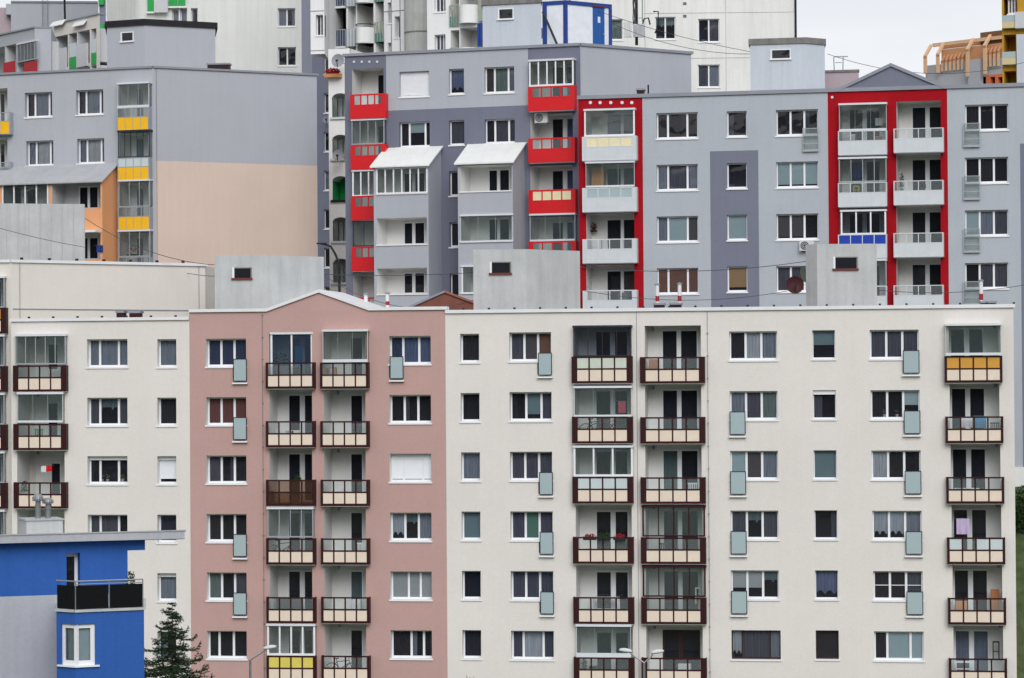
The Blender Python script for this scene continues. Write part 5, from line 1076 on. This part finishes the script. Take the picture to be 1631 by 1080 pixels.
def ac(fr, px, py, label, w=.8, h=.55, y=0, d=.32):
    x, z = fr.uv(px, py, -d); t = thing('air_conditioner', fr, x, y, z - h / 2, label, 'air conditioner', 'outdoor air conditioner units'); m_ = MB().box(x - w / 2, x + w / 2, y - d, y - .05, z - h / 2, z + h / 2, 'acwhite'); build('casing', m_, fr, t)
    g = MB(); g.lathe([(0, -.015), (h * .4, -.015), (h * .4, 0)], (x - w * .15, y - d - .001, z), 'cordgrey', 18, axis='y')
    for q in (.15, .28): g.lathe([(h * q - .01, -.025), (h * q + .01, -.025)], (x - w * .15, y - d - .001, z), 'acwhite', 18, axis='y')
    build('fan_grille', g, fr, t); build('bracket', MB().box(x - w / 2 + .05, x - w / 2 + .1, y - d, y, z - h / 2 - .05, z - h / 2 - .002, 'steel').box(x + w / 2 - .1, x + w / 2 - .05, y - d, y, z - h / 2 - .05, z - h / 2 - .002, 'steel'), fr, t)
ac(G, 1285, 391, 'white air conditioner under the grey windows of the red framed block'); ac(H, 859, 187, 'air conditioner hung under the top right red balcony', w=.75, y=.3)
Hh = Fr(px=851, D=161.6, tan=.3); ac(Hh, 851, 52.5, 'white air conditioner on the pale blue rooftop hut', w=.85, y=-.0)
# ================================================================ street lamps
def lamp_post(px, D, arms, label, m='steel', head='acwhite'):
    f = Fr(px=px, D=D, tan=0); t = thing('street_lamp', f, 0, 0, 0, label, 'street lamp'); zt_ = f.uv(px, arms[0][3])[1]
    build('pole', MB().tube([(0, 0, 0), (0, 0, zt_)], .08, m, 10, r1=.05), f, t)
    for hx, hy, sgn, jy in arms:
        x, z = f.uv(hx, hy); build('arm', MB().tube([(0, 0, zt_), (x * .55, 0, zt_ + (z - zt_) * .62), (x - sgn * .2, 0, z - .05)], .035, m, 8), f, t)
        h = MB(); L = .27; vs = []
        for j in range(9):
            u = j / 8; rr = .17 * math.sin(math.pi * (.1 + .82 * u)) ** .6; cx_ = x + sgn * (-L + 2 * L * u); cz = z + .07 * u
            for i in range(10): a = 6.283 * i / 10; vs.append((cx_, rr * math.cos(a), cz + rr * .62 * math.sin(a) * (1.1 if math.sin(a) > 0 else .6)))
        fs = [(j * 10 + i, j * 10 + (i + 1) % 10, j * 10 + 10 + (i + 1) % 10, j * 10 + 10 + i) for j in range(8) for i in range(10)] + [tuple(range(9, -1, -1)), tuple(range(80, 90))]
        h.add(vs, fs, head); build('lamp_head', h, f, t, smooth=True)
lamp_post(1022.5, 118, [(996.5, 1038, -1, 1056), (1047, 1040, 1, 1056)], 'double-armed grey street lamp in front of the brown balconies, bottom centre'); lamp_post(396, 118, [(430, 1033, 1, 1051)], 'single-armed grey street lamp in front of the pink section')
f = Fr(px=541.5, D=150, tan=0); t = thing('street_lamp', f, 0, 0, 0, 'black curved street lamp rising behind the pink gable', 'street lamp'); zz = f.uv(541, 420)[1]; z2 = f.uv(541, 388)[1]; xh = f.X(513)
build('pole', MB().tube([(0, 0, 0), (0, 0, zz - .4)], .1, 'black', 8, r1=.07), f, t); build('arm', MB().tube([(0, 0, zz - .4), (-.05, 0, zz + .1), (-.2, 0, zz + .5), (-.45, 0, z2 - .15), (xh * .8, 0, z2 - .02), (xh, 0, z2)], .06, 'black', 8), f, t); build('lamp_head', MB().box(xh - .25, xh + .3, -.08, .08, z2 - .03, z2 + .05, 'black'), f, t)
# ================================================================ overhead wires
def wire(p, q, sag, r, label, n=24):
    a, b = atD(*p), atD(*q); pts = [(a + (b - a) * i / n) + Vector((0, 0, -sag * 4 * (i / n) * (1 - i / n))) for i in range(n + 1)]
    tag(build('overhead_wire', MB().tube(pts, r, 'cordgrey', 5), WORLD), label, 'wire', 'overhead wires')
wire((-40, 352, 145), (136, 394, 149.5), .1, .014, 'thin wire crossing the ribbed concrete wall on the left'); wire((136, 348, 147), (343, 422, 140), .5, .017, 'dark wire from the ribbed concrete wall down to the left lift house'); wire((250, 420, 148), (343, 440, 140), .15, .015, 'faint wire below the dark one left of the lift house')
wire((517, 437, 140), (755, 434, 139), .1, .017, 'wire between the left and the middle lift houses'); wire((517, 440, 140), (755, 478, 139), .9, .014, 'sagging thin wire left of the middle lift house'); wire((925, 425, 139), (1285, 416, 139), .35, .017, 'wire between the middle and the right lift houses'); wire((925, 462, 139), (1262, 462, 139), .5, .014, 'thin low wire in front of the red framed block'); wire((1398, 462, 139), (1700, 440, 139), .4, .015, 'wire leaving the right lift house to the right edge')
wire((906, 0, 163), (1205, 84, 156), .3, .015, 'upper wire from the rooftop cabin to the pale blue hut'); wire((972, 36, 162), (1205, 86, 156), .5, .015, 'lower wire from the rooftop cabin to the pale blue hut'); wire((1318, 86, 157), (1640, 97, 160), .9, .015, 'wire across the sky right of the pale blue hut')
f = Fr(px=1340, D=160, tan=.1); lf = MB(); a, b = f.X(1334.5), f.X(1345); z0_, z1_ = f.uv(1340, 138)[1], f.uv(1340, 91)[1]
for x in (a, b): lf.tube([(x, 0, z0_ - 1), (x + (.08 if x == b else -.08), 0, z1_)], .03, 'steel', 6)
for i in range(4): lf.box(a, b, -.02, .02, z0_ + i * .45, z0_ + i * .45 + .04, 'steel')
lf.box(a - .08, b + .35, -.03, .03, z1_, z1_ + .06, 'steel'); tag(build('roof_ladder', lf, f), 'light metal ladder frame standing on the pink-grey chimney block', 'ladder')
# ================================================================ things on the balconies
def towel(fr, px0, py0, px1, py1, y, m, name, label, cat, amp=.03):
    x0, x1, z0, z1 = fr.rect((px0, py0, px1, py1), y); t = thing(name, fr, (x0 + x1) / 2, y, z0, label, cat); c = MB(); c.sheet(x0, x1, z0, z1, y, m, amp=amp, waves=2, n=14); build('cloth', c, fr, t); build('line', MB().tube([(x0 - .1, y, z1 + .01), (x1 + .1, y, z1 + .01)], .008, 'steel', 5), fr, t)
towel(A, 1523.5, 826, 1544, 851, .1, 'lilac', 'laundry', 'lilac cloth hanging over the brown balcony at the far right', 'laundry')
towel(A, 1531, 664, 1549, 681, .0, 'whitecloth', 'laundry', 'white shirt drying behind the second brown balcony from the top right', 'laundry'); towel(A, 1553, 663, 1571, 682, .02, 'skyblue', 'laundry', 'blue towel drying behind the second brown balcony from the top right', 'laundry')
towel(A, 984.5, 639, 997, 658, .5, 'pinkcloth', 'laundry', 'pink and white washing behind the glazed balcony left of the seam', 'laundry'); towel(A, 65, 742, 74, 752, .4, 'whitecloth', 'laundry', 'small white cloth hung in the open balcony at the left', 'laundry'); towel(A, 73.5, 742, 83, 751, .4, 'redpanel', 'laundry', 'small red cloth hung in the open balcony at the left', 'laundry')
towel(A, 470, 551, 482, 585, .35, 'skyblue', 'curtain', 'light blue drape behind the full-height glazing of the pink section', 'curtain'); towel(G, 1394, 188, 1405, 200, .9, 'whitecloth', 'laundry', 'white and blue washing behind the top balcony between red piers', 'laundry')
towel(G, 1360, 258, 1371, 284, 1.2, 'bluepanel', 'laundry', 'bright blue towel behind the glazed balcony between red piers', 'laundry'); towel(A, 1538, 1000, 1541, 1003, .2, 'whitecloth', 'laundry', 'tiny', 'laundry') if 0 else None
towel(K.off(-1.9), 153, 391, 164, 402, -.05, 'navy', 'laundry', 'navy and white cloth over the orange balcony edge', 'laundry')
def bike(fr, px, py, y, label, s=1.0, m='black'):
    x, z = fr.uv(px, py, y); t = thing('bicycle', fr, x, y, z, label, 'bicycle', 'bicycles kept on balconies'); r = .33 * s
    for dx in (-.5 * s, .5 * s):
        w = MB(); pts = [(x + dx + r * math.cos(a * .3927), y, z + r + r * math.sin(a * .3927)) for a in range(17)]; w.tube(pts, .025, 'black', 5)
        for a in range(8): w.tube([(x + dx, y, z + r), (x + dx + r * math.cos(a * .785), y, z + r + r * math.sin(a * .785))], .004, 'steel', 3)
        build('wheel', w, fr, t)
    f_ = MB()
    for p, q in (((-.5, .33), (-.15, .33)), ((-.15, .33), (-.28, .85)), ((-.5, .33), (-.25, .72)), ((-.25, .72), (.33, .78)), ((-.15, .33), (.35, .68)), ((.5, .33), (.31, .9)), ((.22, .95), (.42, .93))): f_.tube([(x + p[0] * s, y, z + p[1] * s), (x + q[0] * s, y, z + q[1] * s)], .02, m, 5)
    build('frame', f_, fr, t); build('saddle', MB().box(x - .4 * s, x - .16 * s, y - .05, y + .05, z + .85 * s, z + .9 * s, 'black'), fr, t)
bike(A, 452, 892 - 2, .5, 'bicycle standing behind the brown balcony with slim glazing above'); bike(A, 545, 1078, .4, 'bicycle on the lowest brown balcony of the pink section'); bike(A, 950, 697, .45, 'bicycle behind the balcony panes below the pink washing', m='darkmetal'); bike(A, 966, 697, .7, 'bicycle with a pink frame beside the other bicycle', m='pinkcloth')
def planter(fr, px0, px1, py, y, label, ms, h=.09, n=220, hh=.13):
    x0, z = fr.uv(px0, py, y); x1 = fr.X(px1, py, y); t = thing('flower_box', fr, (x0 + x1) / 2, y, z, label, 'flower box'); build('box', MB().box(x0, x1, y - .09, y + .09, z - h, z, 'black'), fr, t); build('flowers', MB().leaves(((x0 + x1) / 2, y, z + hh * .6), ((x1 - x0) / 2, .14, hh), n, ms, .035), fr, t)
planter(A, 929, 950, 857, -.5, 'red flowering plants on the left of the brown rail with a row of planters', ['flower2', 'leafdark', 'flower2']); planter(A, 951, 973, 855, -.5, 'leafy dark green planter in the middle of the brown rail with a row of planters', ['leafdark', 'leaf']); planter(A, 977, 996, 857, -.5, 'red flowering plants on the right of the brown rail with a row of planters', ['flower2', 'leafdark', 'flower'])
planter(A, 468, 480, 764, .0, 'green plants above the brown tinted balcony of the pink section', ['leaf', 'leafdark'], n=170); planter(A, 465, 477, 798, -.05, 'yellow flowers behind the brown tinted balcony panels', ['yellowobj', 'orangefab'], n=160); planter(A, 430, 438, 797, -.05, 'dark plant behind the brown tinted balcony panels', ['leafdark', 'leaf'], n=170, hh=.3); planter(A, 436, 462, 580, .15, 'green plants behind the full-height glazing of the pink section', ['leafdark', 'leaf'], hh=.35); planter(K, 203, 224, 405, .3, 'red flowers behind the lowest glazed balcony with yellow panels above', ['flower', 'flower', 'leafdark'], hh=.35); planter(G, 941, 951, 367, 1.2, 'dark potted plant on a shelf on the white balcony with the red surround', ['leafdark', 'flower2'], hh=.3); planter(G, 1433, 1440, 306, 1.1, 'tall dark plant in the balcony right of the middle red pier', ['leafdark', 'leafdark'], hh=.7)
def furn(fr, px0, py0, px1, py1, y, m, name, label, cat, d=.4, legs=False):
    x0, x1, z0, z1 = fr.rect((px0, py0, px1, py1), y); t = thing(name, fr, (x0 + x1) / 2, y, z0, label, cat)
    if legs:
        build('top', MB().box(x0, x1, y, y + d, z1 - .05, z1, m), fr, t)
        for a in (x0, x1 - .05):
            for b in (y, y + d - .05): build('leg', MB().box(a, a + .05, b, b + .05, z0, z1 - .051, m), fr, t)
        build('shelf', MB().box(x0 + .05, x1 - .05, y + .05, y + d - .05, z0 + (z1 - z0) * .4, z0 + (z1 - z0) * .4 + .03, m), fr, t)
    else:
        build('carcass', MB().box(x0, x1, y, y + d, z0, z1, m), fr, t); xm = (x0 + x1) / 2
        for a, b in ((x0 + .02, xm - .01), (xm + .01, x1 - .02)): build('door', MB().box(a, b, y - .02, y - .001, z0 + .04, z1 - .03, m), fr, t)
furn(G, 942, 266, 962, 300, .7, 'woodlight', 'wardrobe', 'orange wooden cupboard behind the white balcony with the red surround', 'cupboard'); furn(A, 1578, 940, 1592, 975, .6, 'wood', 'shelf_unit', 'brown wooden shelf in the corner of the balcony at the far right', 'shelf'); furn(A, 1522, 958, 1540, 975, .5, 'woodlight', 'wooden_crate', 'orange-brown wooden crates behind the balcony rail at the far right', 'crate'); furn(A, 1033, 572, 1048, 594, .5, 'wood', 'cabinet', 'brown cabinet behind the topmost balcony right of the seam', 'cabinet')
furn(A, 942, 952, 985, 985, .5, 'whitecloth', 'table', 'white table behind the brown balcony with flower pots', 'table', legs=True, d=.6); furn(A, 1107, 936, 1116, 962, .8, 'coping', 'step_stool', 'white step stool inside the brown glazed balcony right of the seam', 'stool', legs=True); furn(G, 1359, 296, 1368, 308, .6, 'yellowobj', 'chair', 'yellow chair behind the white balcony between red piers', 'chair', legs=True); furn(A, 1581, 1022, 1592, 1050, .6, 'black', 'lantern', 'dark lantern on the lowest balcony at the far right', 'lantern', legs=True, d=.25); furn(A, 440, 952, 480, 985, .6, 'cordgrey', 'covered_table', 'table under a grey cover behind the fifth balcony of the pink section', 'table'); furn(A, 519 + 0, 585, 534, 606, .5, 'orangefab', 'deck_chair', 'orange deck chair behind the top glazed balcony of the pink section', 'chair', legs=True)
furn(A, 1522, 1054, 1550, 1075, .5, 'whitecloth', 'bench', 'white bench behind the lowest balcony at the far right', 'bench', legs=True)
def rack(fr, px0, px1, py0, py1, y, label):      # folding clothes rack with hanging washing
    x0, x1, z0, z1 = fr.rect((px0, py0, px1, py1), y); t = thing('drying_rack', fr, (x0 + x1) / 2, y, z0, label, 'drying rack', 'drying racks on balconies'); m_ = MB()
    for yy in (y, y + .35): m_.tube([(x0, yy, z0), (x1, yy, z1)], .012, 'coping', 5); m_.tube([(x1, yy, z0), (x0, yy, z1)], .012, 'coping', 5)
    for i in range(5): m_.tube([(x0, y + .08 * i, z1), (x1, y + .08 * i, z1)], .008, 'coping', 4)
    build('frame', m_, fr, t)
    for i, mm in enumerate(random.sample(['whitecloth', 'navy', 'lilac', 'creamfab', 'skyblue', 'cordgrey'], 3)):
        a = x0 + (x1 - x0) * (.05 + .32 * i); q = MB(); q.sheet(a, a + (x1 - x0) * .24, z1 - random.uniform(.3, .5), z1, y - .012, mm, amp=.012, waves=2, n=10); build('washing', q, fr, t)
def garden_chair(fr, px, py, y, m, label, s=1.0):
    x, z = fr.uv(px, py, y); t = thing('garden_chair', fr, x, y, z, label, 'chair', 'chairs on balconies'); build('seat', MB().box(x - .22 * s, x + .22 * s, y - .2, y + .2, z + .42, z + .46, m), fr, t); bk_ = MB()
    for i in range(5): bk_.box(x - .2 * s + i * .085 * s, x - .15 * s + i * .085 * s, y + .18, y + .21, z + .46, z + .86, m)
    bk_.box(x - .22 * s, x + .22 * s, y + .175, y + .215, z + .84, z + .9, m); build('backrest', bk_, fr, t)
    for dx in (-.2, .17):
        for dy in (-.19, .16): build('leg', MB().box(x + dx * s, x + dx * s + .03, y + dy, y + dy + .03, z, z + .42, m), fr, t)
rack(A, 440, 480, 686, 706, .4, 'rack of washing on the second balcony down, left column of the pink section'); rack(A, 1520, 1560, 778, 798, .4, 'rack of washing on the third balcony down at the far right'); rack(A, 1050, 1090, 686, 708, .5, 'rack of washing on the second balcony down right of the cream seam')
garden_chair(A, 567, 706, .5, 'cordgrey', 'dark grey chair on the second balcony down, right column of the pink section'); garden_chair(A, 1056, 896, .4, 'navy', 'navy chair on the fourth balcony down right of the cream seam'); garden_chair(A, 1096, 896, .5, 'black', 'black chair on the fourth balcony down right of the cream seam'); garden_chair(A, 60, 713, .5, 'green', 'green chair on the second balcony down at the left, cream section'); garden_chair(A, 575, 895, .5, 'coping', 'white chair on the fourth balcony down, right column of the pink section')
garden_chair(A, 1103, 800, .5, 'whitepanel', 'pale chair on the third balcony down right of the cream seam'); garden_chair(A, 1585, 704, .5, 'cordgrey', 'grey chair on the second balcony down at the far right')
furn(A, 77, 588, 96, 622, .6, 'coping', 'white_cabinet', 'white cabinet behind the topmost left balcony, cream section', 'cabinet'); furn(A, 1080, 1058, 1100, 1078, .6, 'acwhite', 'storage_box', 'pale storage box on the lowest balcony right of the cream seam', 'box'); furn(A, 560, 985 - 30, 574, 985, .7, 'whitepanel', 'cabinet', 'pale cabinet on the fifth balcony down, right column of the pink section', 'cabinet'); furn(A, 530, 785, 548, 802, .5, 'wood', 'wooden_crate', 'brown crate on the third balcony down, right column of the pink section', 'crate'); furn(A, 938, 1062, 958, 1080, .5, 'black', 'dark_box', 'dark box behind the lowest balcony left of the cream seam', 'box')
furn(G, 1394, 217, 1404, 228, .5, 'timber2', 'storage_box', 'orange box on the top glazed balcony between red piers', 'box'); furn(G, 1342, 214, 1362, 232, .6, 'coping', 'sideboard', 'white sideboard on the top glazed balcony between red piers', 'cabinet'); furn(G, 945, 383, 957, 402, .6, 'acwhite', 'cabinet', 'pale cabinet on the third white balcony down, left red frame', 'cabinet'); furn(G, 985, 466, 1000, 488, .6, 'cordgrey', 'grey_box', 'grey box on the fourth white balcony down, left red frame', 'box')
planter(A, 34, 44, 780, .3, 'dark potted plant on the third balcony down at the left', ['leafdark', 'leaf'], hh=.28); planter(G, 1460, 1475, 297, -.35, 'small plants on the second balcony right of the middle red pier', ['leaf', 'leafdark']); planter(A, 925, 935, 1064, .3, 'green plant behind the lowest balcony left of the cream seam', ['leafdark', 'leaf'], hh=.3)
# ================================================================ spruce
def spruce(px, ytop, D, label, H_=None):
    f = Fr(px=px, D=D, tan=0); zt_ = f.uv(px, ytop)[1]; t = thing('spruce_tree', f, 0, 0, 0, label, 'tree')
    build('trunk', MB().tube([(0, 0, 0), (0, 0, zt_ * .5), (0.02, 0, zt_ - .1)], .17, 'bark', 8, r1=.015), f, t)
    c = MB(); rnd = random.Random(3)
    z = zt_ - .05; 
    def needles(a, b, dens, L):
        n = max(2, int((b - a).length * dens)); d = (b - a).normalized()
        for i in range(n):
            p = a + (b - a) * rnd.random(); q = Vector([rnd.gauss(0, 1) for _ in range(3)]); q = (q - d * q.dot(d)).normalized() * .9 + d * .7; q = q.normalized() * L * rnd.uniform(.6, 1.2); s = q.orthogonal().normalized() * .011
            c.add([p - s, p + s, p + q], [(0, 1, 2)], rnd.choice(['needle', 'leafdark', 'leafdark', 'needle', 'leaf']))
    k = 0
    while z > 2.5:
        h = zt_ - z; R_ = min(.12 + h * .56, 2.8) ; nb = 5 + int(min(h, 3))
        for j in range(nb):
            if rnd.random() < .14: continue
            a = j / nb * 6.283 + k * .8 + rnd.uniform(-.3, .3); r = R_ * rnd.uniform(.5, 1.2); dr = Vector((math.cos(a), math.sin(a), 0)); z0_ = z + rnd.uniform(-.2, .12)
            P = [Vector((0, 0, z0_)), dr * r * .5 + Vector((0, 0, z0_ - r * .12)), dr * r * .85 + Vector((0, 0, z0_ - r * .08)), dr * r + Vector((0, 0, z0_ + r * rnd.uniform(.05, .3)))]
            c.tube(P, .02, 'bark', 4, r1=.004)
            sd = Vector((-dr.y, dr.x, 0))
            dn = 120 if h < 4.8 else 30
            for a_, b_ in zip(P, P[1:]): needles(a_, b_, dn, .075)
            m = int(3 + r * 5)
            for i in range(m):
                u = (i + .7) / (m + .5); seg = min(int(u * 3), 2); a_ = P[seg] + (P[seg + 1] - P[seg]) * (u * 3 - seg)
                for sg in (-1, 1):
                    L = (1 - u) * r * .42 + .1; b_ = a_ + (sd * sg * .85 + dr * .55 + Vector((0, 0, rnd.uniform(-.3, .25)))).normalized() * L * rnd.uniform(.7, 1.1)
                    needles(a_, b_, dn, .07)
        z -= .17 + .02 * min(h, 4); k += 1
    build('crown', c, f, t)
spruce(271.5, 962, 112, 'dark green spruce tree between the blue house and the pink section')
# bare shrub tip
f = Fr(px=745, D=118, tan=0); sh = thing('bare_tree', f, 0, 0, 0, 'tips of a bare leafless tree at the bottom edge below the small windows', 'tree'); z = f.uv(745, 1078)[1]; b = MB(); b.tube([(0, 0, 0), (0, 0, z)], .05, 'bark', 6, r1=.01); build('trunk', b, f, sh); b = MB()
for i in range(7): a = random.uniform(-.5, .5); b.tube([(0, 0, z - .5), (a * .3, 0, z - .15), (a * .5, 0, z + random.uniform(-.1, .15))], .012, 'bark', 4, r1=.004)
build('twigs', b, f, sh)
# ================================================================ ground, slope at the right
def gz(x, y):
    t = min(max((y - 126) / 22, 0), 1); base = 14 * t * t * (3 - 2 * t) if x > 20 else 14 * min(max((y - 132) / 16, 0), 1)
    return base + max(0, y - 165) * .03
gm = MB(); xs_ = [-3000, -800, -300, -150, -90, -60, -40, -20, 0, 15, 20, 22, 24, 26, 28, 30, 34, 40, 60, 90, 150, 300, 800, 3000]; ys_ = [-2500, -600, -100, 0, 60, 100, 115] + [120 + i * 2 for i in range(20)] + [165, 180, 200, 240, 300, 450, 800, 1500, 5000]
vs = [(x, y, gz(x, y)) for y in ys_ for x in xs_]; nx = len(xs_)
gm.add(vs, [(j * nx + i, j * nx + i + 1, (j + 1) * nx + i + 1, (j + 1) * nx + i) for j in range(len(ys_) - 1) for i in range(nx - 1)], 'grassland')
g_ = build('ground', gm, WORLD, kind='structure', smooth=True)
rd = MB(); rd.box(-60, 60, 84, 92, .004, .012, 'asphalt'); build('road', rd, WORLD, kind='structure')
# unseen hill added behind the camera so the windows mirror dark, not sky
hm = MB(); rnd = random.Random(5); NX, NY = 60, 9
vs = []
for j in range(NY):
    for i in range(NX):
        x = -2400 + 4800 * i / (NX - 1); y = -260 - 110 * j; h = 185 * math.sin(min(1, j / 6) * 1.57) * (.8 + .2 * math.sin(i * .7) + .1 * math.sin(i * 1.9 + 1)) + (rnd.uniform(-6, 6) if j else 0); vs.append((x, y, max(h, -1)))
hm.add(vs, [(j * NX + i, j * NX + i + 1, (j + 1) * NX + i + 1, (j + 1) * NX + i) for j in range(NY - 1) for i in range(NX - 1)], 'added_hill_dark')
build('added_dark_hill', hm, WORLD, kind='structure')
# hedge and path seen past the right end of the long block
def hedge(x0, x1, y, zb, h, d, label, n=1800):
    t = thing('hedge', WORLD, (x0 + x1) / 2, y, zb, label, 'hedge'); c = MB().leaves(((x0 + x1) / 2, y, zb + h / 2), ((x1 - x0) / 2 * 1.2, d, h / 2 * 1.25), n, ['hedge', 'leafdark', 'leaf'], .09); build('foliage', c, WORLD, t); s = MB()
    for i in range(6): xx = x0 + (x1 - x0) * (i + .5) / 6; s.tube([(xx, y, zb - .2), (xx + .1, y, zb + h * .6)], .03, 'bark', 5)
    build('stems', s, WORLD, t)
p = atD(1626, 800, 143); hedge(p.x - 1.5, p.x + 3.5, 143, 11.9, 2.2, .9, 'strip of dark hedge past the right end of the long block', 5200)
p2_ = atD(1626, 1075, 131); hedge(p2_.x - 1.2, p2_.x + 3.5, 131.5, gz(p2_.x, 131.5) - .4, 3.4, .7, 'dark bush at the bottom right corner beside the long block', 3600)
a, b = atD(1612, 992, 133), atD(1640, 990, 133); yy = 133.6; xx0 = atD(1605, 990, yy).x
build('path', MB().box(xx0 - 3, xx0 + 12, yy - .15, yy + .15, gz(30, yy) + .02, gz(30, yy) + .06, 'coping'), WORLD, kind='structure')
